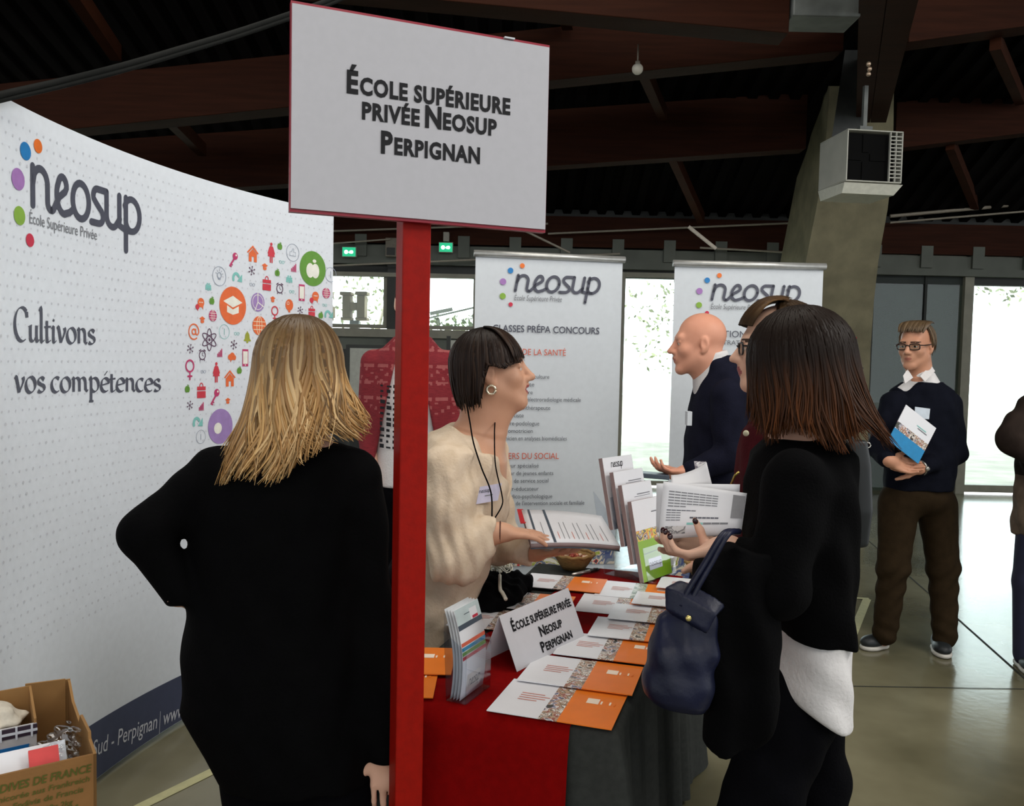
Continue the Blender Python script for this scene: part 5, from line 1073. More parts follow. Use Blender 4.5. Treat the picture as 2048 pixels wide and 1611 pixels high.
def wrinkle(a=.004, f=1.):
    return lambda X: a*np.sin(X[:, 2]*38*f+7*np.sin(X[:, 0]*9+X[:, 1]*7))*np.sin(X[:, 0]*17*f+X[:, 1]*13+2)+a*.5*np.sin(X[:, 2]*70*f+X[:, 0]*45)
def hair(parent, H, surf, th0, th1, n, m, wd=.011, seg=14, wob=.05, seed=1, base=True, name='hair', lift=.004, s0=.03, flip=0.0):
    """locks flowing over the surface surf(theta, s) -> head coordinates; theta = 0 is the back of the head"""
    R = np.random.default_rng(seed); V = []; Fc = []; A = []
    if base:
        nu, nv = 40, 24
        for j in range(nv+1):
            for i in range(nu+1): p = np.array(surf(th0+(th1-th0)*i/nu, j/nv))*[.95, .95, .985]; V.append(H(*p)); A.append(j/nv)
        Fc += [(j*(nu+1)+i, j*(nu+1)+i+1, (j+1)*(nu+1)+i+1, (j+1)*(nu+1)+i) for j in range(nv) for i in range(nu)]
    for k in range(n):
        th = th0+(th1-th0)*(k+R.uniform(-.5, .5))/n; ph = R.uniform(0, 6.28); w0 = R.uniform(.6, 1.)*wob; ph = 2.6*math.sin(th*3.3+1)+1.6*math.sin(th*9+seed)+R.normal()*.45; e = R.uniform(.90, 1.08); lf = R.uniform(-.3, 1.)*lift; a0 = s0*R.uniform(.3, 1.5); kk = R.uniform(.95, 1.2); pts = []
        if R.random() < .35: a0 = R.uniform(.05, .35)
        fl = R.normal()*flip
        for j in range(seg+1):
            s_ = a0+(e-a0)*j/seg; tt = min(max(th+w0*math.sin(s_*7*kk+ph)*s_, th0), th1); p = np.array(surf(tt, s_)); q = p*np.array([1, 1, 1]); rad = math.hypot(p[0], p[1])+1e-6; o = lf+fl*s_**3
            q[0] += p[0]/rad*o; q[1] += p[1]/rad*o; pts.append(H(*q))
        C_ = H(0, 0, 0); base_i = len(V); K = seg+1
        for j in range(K):
            d = unit(pts[min(j+1, K-1)]-pts[max(j-1, 0)]); c = pts[j]-C_; c = c-d*(c@d); nn = unit(c); sd = np.cross(d, nn); t = j/seg; wj = wd*H.s*(.45+.55*math.sin(PI*min(1, t*1.3+.15)))*(1-.75*max(0, t-.78)/.22); hj = wj*.42
            for a in (0, 1.05, 2.09, 3.14, 4.19, 5.24): V.append(pts[j]+sd*wj*math.cos(a)+nn*hj*math.sin(a)); A.append(a0+(e-a0)*t)
        for j in range(seg):
            for i in range(6): Fc.append((base_i+j*6+i, base_i+j*6+(i+1) % 6, base_i+(j+1)*6+(i+1) % 6, base_i+(j+1)*6+i))
        Fc.append(tuple(base_i+seg*6+i for i in range(6)))
    o = mk(name, V, Fc, m, parent, None, True); at = o.data.attributes.new('along', 'FLOAT', 'POINT'); at.data.foreach_set('value', np.array(A, np.float32)); return o
def mane(rx, ry, zt, L, s0=.36, flare=lambda t, th: 0., cy=-.01, cz=.015, Lf=None):
    def f(th, s_):
        if s_ < s0: a = s_/s0*PI/2; return (rx*math.sin(th)*math.sin(a), cy-ry*math.cos(th)*math.sin(a), cz+zt*math.cos(a))
        t = (s_-s0)/(1-s0); k = 1+flare(t, th); LL = (Lf(th) if Lf else L); return (rx*math.sin(th)*k, cy-ry*math.cos(th)*k, cz-LL*t)
    return f
def pid(px, Y, lab): c = P(px, 900, Y); return thing('person', (c[0], Y, 0), lab, 'person')
# ------------------------------------------------------------------ the blonde woman seen from behind
KA = .93; SDF.RS = KA; Y = 1.97
def PA(x, y, d): return P(x, y, d*KA)
cA = PA(600, 900, Y); r = thing('person', (cA[0], cA[1], 0), 'woman with shoulder-length blonde hair in a long black top, seen from behind', 'person'); H = Head(PA(603, 742, 1.98), (.22, .97, -.03), (0, 0, 1), 1.0)
S = SDF(); H.s = 1.0; H.sculpt(S, PA(596, 880, Y), .058); H.s = KA
Lsh, Lel, Lwr = PA(438, 948, 1.98), PA(292, 1066, 1.86), PA(362, 1186, 1.88); Rsh, Rel, Rwr = PA(712, 958, 1.97), PA(736, 1205, 1.98), PA(768, 1500, 1.90)
S.loft([(PA(596, 875, Y), .06, .06), (PA(580, 915, Y), .14, .08), (PA(572, 1000, Y), .17, .10), (PA(560, 1200, Y), .16, .11), (PA(565, 1400, Y), .17, .12), (PA(590, 1480, Y), .14, .11)], k=.04)
S.chain([Lsh, Lel, Lwr], [.05, .042, .028]); S.chain([Rsh, Rel, Rwr], [.05, .042, .028]); hand(S, Lwr, (.22, .96, -.12), (.95, -.2, .1), 1, (.3,)*4, KA, None, .05, .0078); hand(S, Rwr, PA(776, 1620, 1.88)-Rwr, (-.1, 1, 0), -1, (.35, .4, .45, .5), KA, None, .05, .0078)
fz = lambda x, z: np.array([PA(x, 900, Y)[0], Y*KA, z])
LA, RA = fz(525, .09), fz(680, .09); S.chain([PA(520, 1450, Y), fz(525, .42), LA, fz(525, .05)], [.075, .055, .04, .035]); S.chain([PA(675, 1450, Y), fz(678, .42), RA, fz(680, .05)], [.075, .055, .04, .035])
sdf_obj(S, .0055, 'body', FACE(SK_P), r, H.paint())
S = SDF(); S.chain([Lsh, Lel, Lwr], [.070, .056, .042], k=.02); S.chain([Rsh, Rel, Rwr], [.066, .058, .044], k=.02); S.cut(Lwr+unit(Lwr-Lel)*.012, unit(Lwr-Lel), .1); S.cut(Rwr+[0, 0, -.02], (0, 0, -1), .1)
S.loft([(PA(592, 884, Y), .10, .075), (PA(585, 898, Y), .148, .10), (PA(578, 930, Y), .175, .125), (PA(572, 1000, Y), .195, .15), (PA(558, 1090, Y), .210, .16), (PA(556, 1215, Y), .206, .165), (PA(558, 1300, Y), .228, .18), (PA(564, 1400, Y), .230, .185), (PA(586, 1480, Y), .203, .175), (PA(602, 1535, Y), .192, .165)], n=2.2, k=.03); S.cut(PA(610, 876, Y), (0, -.25, 1), .12, .02)
sdf_obj(S, .0065, 'long_top', BLACKK, r, None, wrinkle(.003, .6))
S = SDF(); S.chain([PA(530, 1450, Y), fz(528, .42), LA], [.115, .085, .06], k=.05); S.chain([PA(680, 1450, Y), fz(680, .42), RA], [.115, .085, .06], k=.05); S.ell(PA(600, 1440, Y), (.17, .13, .1)); sdf_obj(S, .009, 'trousers', BLACKT, r, None, wrinkle(.003, .7))
SDF.RS = 1.0
shoes(r, [((LA[0], Y*KA-.05), (LA[0]-.02, Y*KA+.2)), ((RA[0], Y*KA-.05), (RA[0]+.02, Y*KA+.2))], SHOE, SHOE)
BLOND = hair_mat('blonde_hair', (84, 64, 40), [(96, 66, 36), (186, 144, 90), (138, 100, 56), (228, 194, 142), (84, 58, 32), (206, 166, 108), (160, 118, 70), (214, 176, 120)], .42, .3)
hs = mane(.090, .110, .115, .225, .34, lambda t, th: .22*t+.46*t*t*(.55+.45*abs(math.sin(th))), -.012, .018, lambda th: .19+.06*math.cos(th*1.3+.5)+.014*math.sin(th*5))
hair(r, H, hs, -2.15, 2.15, 1300, BLOND, .0064, 20, .26, 3, True, 'hair', .011, .03, .005)
# ------------------------------------------------------------------ the woman in the cream blouse, leaning over the table
Y = 2.58; r = pid(900, Y, 'woman with a dark bob in a cream blouse, leaning over the table with a booklet'); H = Head(P(985, 744, Y), (.99, -.02, .10), (-.1, 0, 1), 1.03)
S = SDF(); H.sculpt(S, P(958, 868, 2.59), .064, False, True); S.cap(H(0, .045, -.085), P(975, 850, 2.58), .035, .05, .03)
Nsh, Nel, Nwr = P(890, 935, 2.40), P(905, 1105, 2.34), P(1000, 1064, 2.36); Fsh, Fel, Fwr = P(965, 925, 2.74), P(1000, 1085, 2.76), P(1070, 1104, 2.60)
S.loft([(P(956, 862, 2.6), .07, .08), (P(944, 900, 2.59), .115, .17), (P(925, 960, 2.58), .140, .18), (P(892, 1100, 2.6), .12, .16), (P(860, 1230, 2.62), .12, .17), (P(830, 1330, 2.64), .14, .18)], k=.04)
S.chain([Nsh, Nel, Nwr], [.045, .038, .026]); S.chain([Fsh, Fel, Fwr], [.045, .038, .026])
tips = hand(S, Nwr, P(1085, 1068, 2.40)-Nwr, (.12, .10, -1), 1, (.12, .14, .18, .22), .98, None, .08)
tipf = hand(S, Fwr, P(1150, 1108, 2.50)-Fwr, (0, .1, 1), -1, (.12, .15, .2, .3), .95)
for x in (-.09, .09): S.chain([np.array([P(830, 1330, 2.64)[0], 2.64+x, .80]), np.array([P(835, 1500, 2.64)[0], 2.64+x, .45]), np.array([P(820, 1700, 2.64)[0], 2.64+x, .06])], [.085, .055, .038])
sdf_obj(S, .004, 'body', FACE(SK_C), r, H.paint())
S = SDF(); S.chain([Nsh, Nsh*.5+Nel*.5, Nel+[.01, 0, -.012], Nwr-[.028, 0, .002]], [.070, .072, .076, .046], k=.03); S.chain([Fsh, Fel, Fwr-[.03, 0, 0]], [.075, .070, .045], k=.03); S.cut(Nwr-[.012, 0, 0], (1, 0, -.05), .1); S.cut(Fwr-[.015, 0, 0], (1, 0, 0), .08)
S.loft([(P(952, 862, 2.6), .092, .11), (P(940, 884, 2.59), .130, .19), (P(922, 945, 2.58), .165, .205), (P(910, 1020, 2.585), .165, .20), (P(893, 1100, 2.6), .150, .19), (P(868, 1190, 2.62), .130, .19), (P(843, 1275, 2.63), .150, .20), (P(832, 1335, 2.64), .16, .21)], n=2.2, k=.03)
zt_, zb_ = P(960, 868, 2.56)[2], P(1012, 988, 2.56)[2]; xt_, xb2 = P(948, 868, 2.5)[0], P(1014, 988, 2.5)[0]
def vneck(X):                                                      # open V at the throat
    z = X[..., 2]; f = np.clip((z-zb_)/(zt_-zb_), 0, 1.6); return np.maximum(np.maximum(xb2+(xt_-xb2)*f-X[..., 0], np.abs(X[..., 1]-2.545)-.02-.115*f), zb_-z)
S.fun(vneck, (xt_-.12, 2.36, zb_), (xb2+.2, 2.74, zt_+.12), .008, -1); S.cut(P(962, 858, 2.58), (.15, 0, 1), .16, .012)
def pleats(X):
    d = X-Nel; on = np.exp(-((d[:, 1]+.06)/.10)**2)*np.exp(-(d[:, 2]/.22)**2)*np.exp(-(d[:, 0]/.16)**2)
    return (.0042*on*np.sin(X[:, 0]*150+X[:, 2]*26+1.2*np.sin(X[:, 2]*31)))+wrinkle(.0042, .75)(X)+.003*np.sin(X[:, 0]*60-X[:, 2]*50)
sdf_obj(S, .0048, 'blouse', CREAM, r, None, pleats)
S = SDF(); S.ell(P(832, 1345, 2.64), (.15, .2, .08)); [S.chain([np.array([P(830, 1330, 2.64)[0], 2.64+x, .80]), np.array([P(835, 1500, 2.64)[0], 2.64+x, .45]), np.array([P(820, 1700, 2.64)[0], 2.64+x, .08])], [.11, .085, .06]) for x in (-.09, .09)]; sdf_obj(S, .012, 'trousers', BLACKT, r)
xx = P(820, 1700, 2.64)[0]; shoes(r, [((xx-.05, 2.55), (xx+.2, 2.53)), ((xx-.05, 2.73), (xx+.2, 2.73))], SHOE, SHOE)
DARKB = hair_mat('dark_bob_hair', (26, 19, 16), [(34, 24, 20), (52, 38, 30), (28, 20, 18), (62, 46, 36)], .45, .15)
def bob(th): a = abs(th); return .118+.008*math.sin(th*8) if a < 1.35 else (max(.0, .118-(a-1.35)*.42) if a < 1.63 else .006+.012*math.exp(-((a-2.0)/.2)**2))
hs = mane(.092, .112, .108, .10, .55, lambda t, th: .06*t-.22*t*t*math.exp(-th*th), -.014, .028, bob)
hair(r, H, hs, -2.55, 2.55, 460, DARKB, .0085, 12, .05, 5, True, 'hair', .005, .03, .003)
def fringe(th, s_):                                                # th -1..1 across the brow
    a = s_*1.42; return (.074*th*(.35+.65*math.sin(min(a, 1.57))), -.014+.110*math.sin(a)*(1-.22*th*th), .112*math.cos(a)+.026-.006*s_)
hair(r, H, fringe, -1.12, 1.12, 150, DARKB, .008, 10, .05, 6, True, 'fringe', .004, .05, .002)
q = MB(); e0 = H(.085, -.004, -.050); q.tube([e0+np.array([.013*math.cos(a), -.001, .013*math.sin(a)]) for a in np.linspace(0, 2*PI, 20)], .004, mat('earring_silver', (214, 204, 180), .25, metal=.8), 8); q.build('earring', r, True)
q = MB(); q.tube(bez([P(934, 812, 2.51), P(940, 845, 2.485), P(947, 885, 2.42), P(963, 935, 2.37), P(982, 985, 2.355), P(984, 1042, 2.355)], 6), .0022, BLACKT, 6); q.tube(bez([P(990, 842, 2.53), P(989, 872, 2.46), P(991, 930, 2.41), P(1003, 985, 2.39), P(1004, 1010, 2.375), P(985, 1043, 2.355)], 6), .0022, BLACKT, 6); q.build('necklace', r, True)
b0 = P(952, 1008, 2.375); bu = unit(P(997, 1000, 2.40)-b0); bv = unit(P(960, 972, 2.39)-b0); q = MB(); q.add([b0, b0+bu*.068, b0+bu*.068+bv*.052, b0+bv*.052], [(0, 1, 2, 3)], mat('badge_lilac', (196, 192, 214), .3)); bd = q.build('name_badge', r, solid=.001)
pr = Print(); neosup(pr, .016, .030, .0065, INK, .2, .9, False, False, .2); pr.rect(.03, .018, .055, .021, GREYINK); pr.build('lettering', plane_map(b0, bu, unit(bv-bu*(bu@bv)), .0014), bd)
q = MB(); q.tube([Nwr+np.array([.0, .03*math.cos(a), .03*math.sin(a)]) for a in np.linspace(0, 2*PI, 24)], .0028, mat('bracelet_brown', (84, 44, 32), .6), 6); q.build('bracelet', r, True)
# the booklet she holds
rb = thing('booklet', P(1140, 1060, 2.5), 'open booklet with white pages held by the leaning woman', 'booklet')
Q4 = [P(1062, 1086, 2.36), P(1240, 1091, 2.42), P(1203, 1031, 2.63), P(1043, 1019, 2.60)]
def bk(u, v, dz=0.): a = Q4[0]*(1-u)+Q4[1]*u; b = Q4[3]*(1-u)+Q4[2]*u; p = a*(1-v)+b*v; p = p+np.array([0, 0, .006*math.sin(u*PI)+dz]); return p
q = MB(); q.grid(lambda u, v: bk(u, v, -.008), 12, 6, PEDGE); o = q.build('page_block', rb, True, solid=.012)
q = MB(); q.grid(lambda u, v: bk(u, v, -.0005), 12, 6, PAPER); pg = q.build('open_page', rb, True, solid=.001)
q = MB(); q.grid(lambda u, v: bk(u, v, -.0165), 12, 6, LGREY); q.build('cover', rb, True, solid=.002)
for (u0, u1) in ((.07, .095), (.255, .285)):
    pr = Print(); [pr.rect(u0, v, u1, v+.125, LGREY) for v in np.linspace(.0, .875, 8)]; pr.build('printed_bar', lambda u, v, z=0: bk(u, v, .0012+z), pg)
for k in range(14):
    pr = Print(); u = .12+k*.055+(.05 if k > 1 else 0); pr.rect(u, .1, u+.006, .3+.35*abs(math.sin(k*2.1)), GREYINK if k % 3 else ORT); pr.build('text_line', lambda u, v, z=0: bk(u, v, .0012+z), pg)
q = MB(); q.add([P(1034, 1018, 2.61), P(1046, 1018, 2.61), P(1052, 1046, 2.50), P(1041, 1046, 2.50)], [(0, 1, 2, 3)], mat('tab_red', (196, 40, 48), .4)); q.build('red_tab', rb, solid=.002)
# ------------------------------------------------------------------ the brunette woman in black, near right
Y = 1.86; r = pid(1600, Y, 'woman with long brown hair in black over a white shirt, reading papers'); H = Head(P(1596, 728, 1.86), (-.66, .74, -.12), (-.08, 0, 1), 1.02)
Nsh, Nel, Nwr = P(1590, 960, 1.70), P(1560, 1180, 1.65), P(1446, 1098, 1.72); Fsh, Fel, Fwr = P(1580, 950, 2.02), P(1545, 1150, 2.06), P(1420, 1096, 1.97)
S = SDF(); H.sculpt(S, P(1608, 875, 1.87), .052)
S.loft([(P(1606, 868, 1.87), .06, .07), (P(1602, 920, 1.87), .085, .14), (P(1598, 1050, 1.86), .08, .14), (P(1605, 1200, 1.86), .06, .12), (P(1612, 1330, 1.86), .045, .10), (P(1612, 1420, 1.86), .04, .08)], k=.04)
S.chain([Nsh, Nel, Nwr], [.045, .038, .026]); S.chain([Fsh, Fel, Fwr], [.045, .038, .026])
tn = hand(S, Nwr, P(1372, 1112, 1.74)-Nwr, (-.15, .35, 1), 1, (.62, .66, .66, .6), .92, np.array([-.42, .06, 1.]), .02); tf = hand(S, Fwr, P(1345, 1082, 1.95)-Fwr, (-.2, -.9, .5), -1, (.2, .25, .3, .35), .92)
NA, FA = P(1500, 2060, 1.80), P(1650, 1985, 1.95); S.chain([P(1590, 1400, 1.80), P(1510, 1680, 1.76), np.array([NA[0], 1.80, .06])], [.04, .055, .04]); S.chain([P(1625, 1400, 1.92), P(1640, 1620, 1.95), np.array([FA[0], 1.95, .06])], [.032, .036, .036])
sdf_obj(S, .0045, 'body', FACE(SK_P), r, H.paint())
for i, (p, d) in enumerate(tn): q = MB(); c = p-d*.002+unit(CAMP-p)*.0062; e2 = unit(np.cross(d, CAMP-p)); q.ball((0, 0, 0), 1, NAIL, 10, 8); A3 = np.array([e2*.0058, d*.0075, unit(np.cross(e2, d))*.0028]); q.V = [c+A3.T@np.array(v) for v in q.V]; q.build('nail', r, True, 'dark plum nail')
S = SDF(); S.chain([Nsh, Nel, Nwr+unit(Nel-Nwr)*.01], [.066, .056, .042], k=.02); S.chain([Fsh, Fel, Fwr+unit(Fel-Fwr)*.02], [.066, .056, .042], k=.02); S.cut(Nwr+unit(Nel-Nwr)*.015, unit(Nwr-Nel), .09); S.cut(Fwr+unit(Fel-Fwr)*.02, unit(Fwr-Fel), .09)
S.loft([(P(1606, 872, 1.87), .075, .09), (P(1602, 905, 1.87), .105, .16), (P(1597, 960, 1.86), .108, .19), (P(1596, 1060, 1.86), .112, .19), (P(1600, 1170, 1.86), .102, .175), (P(1613, 1240, 1.86), .082, .175), (P(1616, 1268, 1.86), .080, .175)], n=2.2, k=.03)
S.cut(P(1618, 1254, 1.86), (-.08, 0, -1), .22)
sdf_obj(S, .006, 'cardigan', BLACKK, r, None, wrinkle(.003, .7))
S = SDF(); S.loft([(P(1616, 1225, 1.86), .066, .16), (P(1615, 1300, 1.86), .074, .165), (P(1610, 1370, 1.86), .080, .17), (P(1606, 1450, 1.86), .080, .17)], n=2.2); S.cut(P(1600, 1393, 1.86), (-.50, 0, -.88), .34, .01); S.cut(P(1668, 1412, 1.86), (.55, 0, -.8), .16, .01)
sdf_obj(S, .0055, 'shirt', SHIRT, r, None, wrinkle(.0028, .9))
S = SDF(); S.ell(P(1610, 1400, 1.88), (.070, .13, .08)); S.chain([P(1592, 1400, 1.83), P(1570, 1450, 1.81)], [.088, .09], k=.02); S.chain([P(1565, 1462, 1.81), P(1500, 1680, 1.76), np.array([NA[0], 1.80, .10])], [.092, .082, .055], k=.03); S.chain([P(1632, 1400, 1.93), P(1640, 1560, 1.95), np.array([FA[0]+.01, 1.95, .10])], [.06, .062, .05], k=.04); sdf_obj(S, .007, 'trousers', BLACKT, r, None, wrinkle(.003, .8))
shoes(r, [((NA[0]+.05, 1.80), (NA[0]-.19, 1.82)), ((FA[0]+.05, 1.95), (FA[0]-.19, 2.0))], SHOE, SHOE)
BRUN = hair_mat('backlit_brown_hair', (26, 17, 12), [(54, 30, 16), (74, 42, 20), (45, 26, 15), (100, 56, 25), (62, 35, 18)], .5, .12, .35, 1.0)  # backlight painted in: colour turns lighter and more orange towards the tips
hs = mane(.098, .114, .112, .21, .36, lambda t, th: .08*t+(.40*t**2.4)*math.exp(-((th+.25)/.9)**2), -.008, .016, lambda th: .185-.02*abs(th)+.015*math.sin(th*6))
hair(r, H, hs, -2.5, 2.5, 1500, BRUN, .0048, 16, .09, 9, True, 'hair', .006, .03, .006)
# papers in her hand
rp_ = thing('paper_sheets', P(1400, 1020, 1.8), 'white printed sheets held by the brunette woman with dark nails', 'papers')
QA = [P(1317, 1078, 1.83), P(1482, 1068, 1.79), P(1494, 986, 1.82), P(1327, 962, 1.86)]; QB = [P(1312, 1064, 1.89), P(1476, 1064, 1.84), P(1480, 968, 1.85), P(1313, 966, 1.91)]
def sheet(Q, u, v, off=0.):
    a = Q[0]*(1-u)+Q[1]*u; b = Q[3]*(1-u)+Q[2]*u; p = a*(1-v)+b*v; nn = unit(np.cross(Q[1]-Q[0], Q[3]-Q[0])); return p+nn*(off+.010*math.sin(u*PI)*(1-v)-.02*max(0, .22-v)**1.3*3)
q = MB(); q.grid(lambda u, v: sheet(QB, u, v), 12, 8, PAPER); q.build('rear_sheet', rp_, True, solid=.0006)
q = MB(); q.grid(lambda u, v: sheet(QA, u, v), 12, 10, PAPER); fs = q.build('front_sheet', rp_, True, solid=.0006)
fn = lambda u, v, z=0: sheet(QA, u, v, .0014+z)
for k in range(6): pr = Print(); [pr.rect(.08+.075*i, .83-k*.052, .08+.075*i+.068, .83-k*.052+.020, GREYINK) for i in range(8 if k < 5 else 3)]; pr.build('text_line', fn, fs)
for k in range(5): pr = Print(); [pr.rect(.07+.06*i, .50-k*.045, .125+.06*i, .50-k*.045+.016, GREYINK if k else INK) for i in range(3 if k else 6)]; pr.build('text_line', fn, fs)
pr = Print(); [pr.rect(.36+.05*i, .36-.0*i, .405+.05*i, .39, INK) for i in range(7)]; pr.build('text_line', fn, fs); pr = Print(); [pr.rect(.33+.1*i, .24, .425+.1*i, .28, IT if i < 2 else GREYINK) for i in range(5)]; pr.build('text_line', fn, fs)
pr = Print(); [pr.rect(.845, .38+.09*i, .99, .47+.09*i, mat('print_grey', (138, 138, 142), .5)) for i in range(6)]; pr.build('grey_picture', fn, fs); pr = Print(); [pr.rect(.07+.05*i, .08, .12+.05*i, .22, collage('print_photo', [(90, 90, 96), (190, 190, 190), (130, 130, 134), (220, 220, 220)], 60, 1.)) for i in range(5)]; pr.build('grey_picture', fn, fs)
LT_ = [P(1342, 950, 2.04), P(1360, 948, 2.03), P(1380, 942, 2.02), P(1400, 933, 2.01), P(1413, 924, 2.0)]; LB_ = [P(1343, 972, 2.0), P(1364, 972, 1.99), P(1386, 972, 1.98), P(1406, 972, 1.97), P(1425, 972, 1.96)]
tp_, bt_ = bez(LT_, 4), bez(LB_, 4)
rl = thing('leaflet', P(1385, 960, 2.0), 'curled white leaflet held up behind the printed sheets', 'leaflet'); q = MB(); n_ = len(tp_); q.grid(lambda u, v: bt_[min(n_-1, int(round(u*(n_-1))))]*(1-v)+tp_[min(n_-1, int(round(u*(n_-1))))]*v, n_-1, 4, PAPER); q.build('sheet', rl, True, solid=.0008)
q = MB(); q.grid(lambda u, v: (P(1388, 922, 2.05)*(1-u)+P(1412, 923, 2.04)*u)*v+(P(1391, 940, 2.03)*(1-u)+P(1413, 924, 2.0)*u)*(1-v), 6, 4, collage('leaflet_print', [(70, 66, 84), (210, 206, 212), (130, 126, 140), (226, 224, 228)], 40, 1.)); q.build('curled_corner', rl, True, solid=.0008)
# coat over her arm and the blue bag
s = SDF(); top = P(1500, 1120, 1.66)
s.loft([(P(1495, 1098, 1.665), .055, .045), (P(1482, 1130, 1.66), .085, .055), (P(1480, 1200, 1.65), .085, .055), (P(1480, 1300, 1.65), .084, .055), (P(1484, 1380, 1.65), .088, .055), (P(1470, 1450, 1.65), .070, .05), (P(1455, 1492, 1.65), .05, .045)], (1, 0, 0), 2.6, .03)
s.cut(P(1500, 1150, 1.67)+[0, .03, .02], (0, .9, .3), .01)
o = sdf_obj(s, .006, 'black_coat', cloth('coat_black', (5, 5, 6), None, 0, 140), None, None, lambda X: .006*np.sin(X[:, 0]*75+3*np.sin(X[:, 2]*6))+.003*np.sin(X[:, 2]*40+X[:, 0]*30)); tag(o, 'black coat draped over the forearm of the brunette woman', 'coat')
BAG = mat('bag_blue_leather', (15, 20, 44), .45, .25, 9, .2, 40, spec=.3); r = thing('handbag', P(1350, 1410, 1.63), 'dark blue leather handbag hanging from the arm of the brunette woman', 'handbag')
s = SDF(); s.loft([(P(1392, 1192, 1.63), .035, .03), (P(1382, 1225, 1.63), .052, .038), (P(1368, 1290, 1.62), .066, .05), (P(1357, 1350, 1.62), .072, .06), (P(1354, 1395, 1.62), .066, .058), (P(1356, 1412, 1.62), .052, .045)], (1, 0, 0), 2.4, .02)
sdf_obj(s, .0045, 'pouch', BAG, r, None, lambda X: .005*np.sin(X[:, 0]*110+4*np.sin(X[:, 2]*14))*np.clip((X[:, 2]-P(1350, 1400, 1.62)[2])*6, 0, 1)+.002*np.sin(X[:, 2]*90))
s = SDF(); s.loft([(P(1404, 1186, 1.61), .05, .018), (P(1380, 1203, 1.585), .055, .012), (P(1372, 1243, 1.58), .045, .010)], (1, 0, .2), 2.6, .01); sdf_obj(s, .004, 'flap', BAG, r)
for k, dx in enumerate((0, 16)):
    q = MB(); pp = bez([P(1362+dx, 1212, 1.585), P(1376+dx, 1180, 1.59), P(1410+dx*.8, 1125, 1.60), P(1446+dx*.6, 1068, 1.615), P(1470+dx*.5, 1062, 1.68)], 6); n_ = len(pp); q.tube(pp, .0062, BAG, 8); q.build('strap', r, True)
q = MB(); q.ball(P(1377, 1236, 1.565), (.006, .004, .006), mat('clasp_brass', (206, 190, 120), .3, metal=.8), 10, 8); q.build('clasp', r, True)
r = thing('shoulder_bag', P(1722, 1095, 2.1), 'dark bag with a metal ring hanging behind the brunette woman', 'bag'); s = SDF(); s.loft([(P(1708, 880, 2.09), .03, .025), (P(1716, 930, 2.09), .03, .03), (P(1718, 1020, 2.09), .03, .035), (P(1716, 1092, 2.09), .022, .025)], (1, 0, 0), 2.6, .01); sdf_obj(s, .006, 'pouch', mat('bag_black', (26, 30, 32), .5, .1, 10), r)
q = MB(); c = P(1734, 890, 2.08); q.tube([c+np.array([.009*math.cos(a), 0, .007*math.sin(a)]) for a in np.linspace(0, 2*PI, 16)], .0016, mat('ring_steel', (190, 190, 186), .25, metal=.9), 6); q.build('ring', r, True); q = MB(); q.tube(bez([P(1708, 885, 2.12), P(1690, 860, 2.12), P(1640, 850, 2.1)], 5), .007, mat('bag_black', (26, 30, 32)), 8); q.build('strap', r, True)
# ------------------------------------------------------------------ the woman with glasses behind her
Y = 2.3; r = pid(1560, Y, 'woman with glasses and brown hair in a burgundy jacket, half hidden behind the brunette'); H = Head(P(1553, 698, Y), (-.97, .22, -.05), (-.03, 0, 1), 1.0)
S = SDF(); H.sculpt(S, P(1572, 830, Y), .052)
S.loft([(P(1572, 825, Y), .06, .07), (P(1575, 870, Y), .10, .15), (P(1575, 960, Y), .11, .16), (P(1575, 1100, Y), .1, .15), (P(1575, 1240, Y), .11, .16)], k=.04)
a1, a2, a3 = P(1590, 880, 2.44), P(1570, 1010, 2.47), P(1470, 1010, 2.36); S.chain([a1, a2, a3], [.045, .036, .026]); hand(S, a3, (-1, -.1, .05), (0, -.2, 1), 1, (.4,)*4, .92); b1, b2 = P(1600, 885, 2.19), P(1600, 1040, 2.20); b3 = P(1560, 1110, 2.20); S.chain([b1, b2, b3], [.045, .036, .026]); hand(S, b3, (-.7, 0, -.7), (0, 1, 0), -1, (.4,)*4, .92)
for y_ in (-.08, .08): S.chain([np.array([P(1575, 1240, Y)[0], Y+y_, .80]), np.array([P(1575, 1240, Y)[0], Y+y_, .45]), np.array([P(1575, 1240, Y)[0], Y+y_, .06])], [.085, .055, .038])
sdf_obj(S, .0055, 'body', FACE(SK_P), r, H.paint())
S = SDF(); S.loft([(P(1572, 832, Y), .08, .09), (P(1574, 862, Y), .118, .16), (P(1573, 940, Y), .135, .19), (P(1574, 1060, Y), .135, .18), (P(1576, 1200, Y), .135, .19)], n=2.2, k=.04); S.chain([a1, a2, a3], [.066, .058, .042]); S.chain([b1, b2, b3], [.066, .058, .042]); sdf_obj(S, .009, 'jacket', BURG, r, None, wrinkle(.003, .7))
S = SDF(); S.ell(P(1575, 1230, Y), (.12, .17, .09)); [S.chain([np.array([P(1575, 1240, Y)[0], Y+y_, .80]), np.array([P(1575, 1240, Y)[0], Y+y_, .45]), np.array([P(1575, 1240, Y)[0], Y+y_, .08])], [.105, .08, .06]) for y_ in (-.08, .08)]; sdf_obj(S, .012, 'trousers', BLACKT, r); xx = P(1575, 1240, Y)[0]; shoes(r, [((xx+.05, Y-.09), (xx-.19, Y-.09)), ((xx+.05, Y+.09), (xx-.19, Y+.09))], SHOE, SHOE)
BR2 = hair_mat('chestnut_hair', (50, 36, 22), [(70, 48, 28), (92, 64, 36), (54, 38, 24), (104, 76, 44)], .5, .12)
hs = mane(.094, .108, .112, .22, .40, lambda t, th: .10*t+.05*math.sin(t*9+th*3), -.016, .022, lambda th: .26)
hair(r, H, hs, -1.72, 1.72, 240, BR2, .010, 16, .12, 12, True, 'hair', .010, .03, .01)
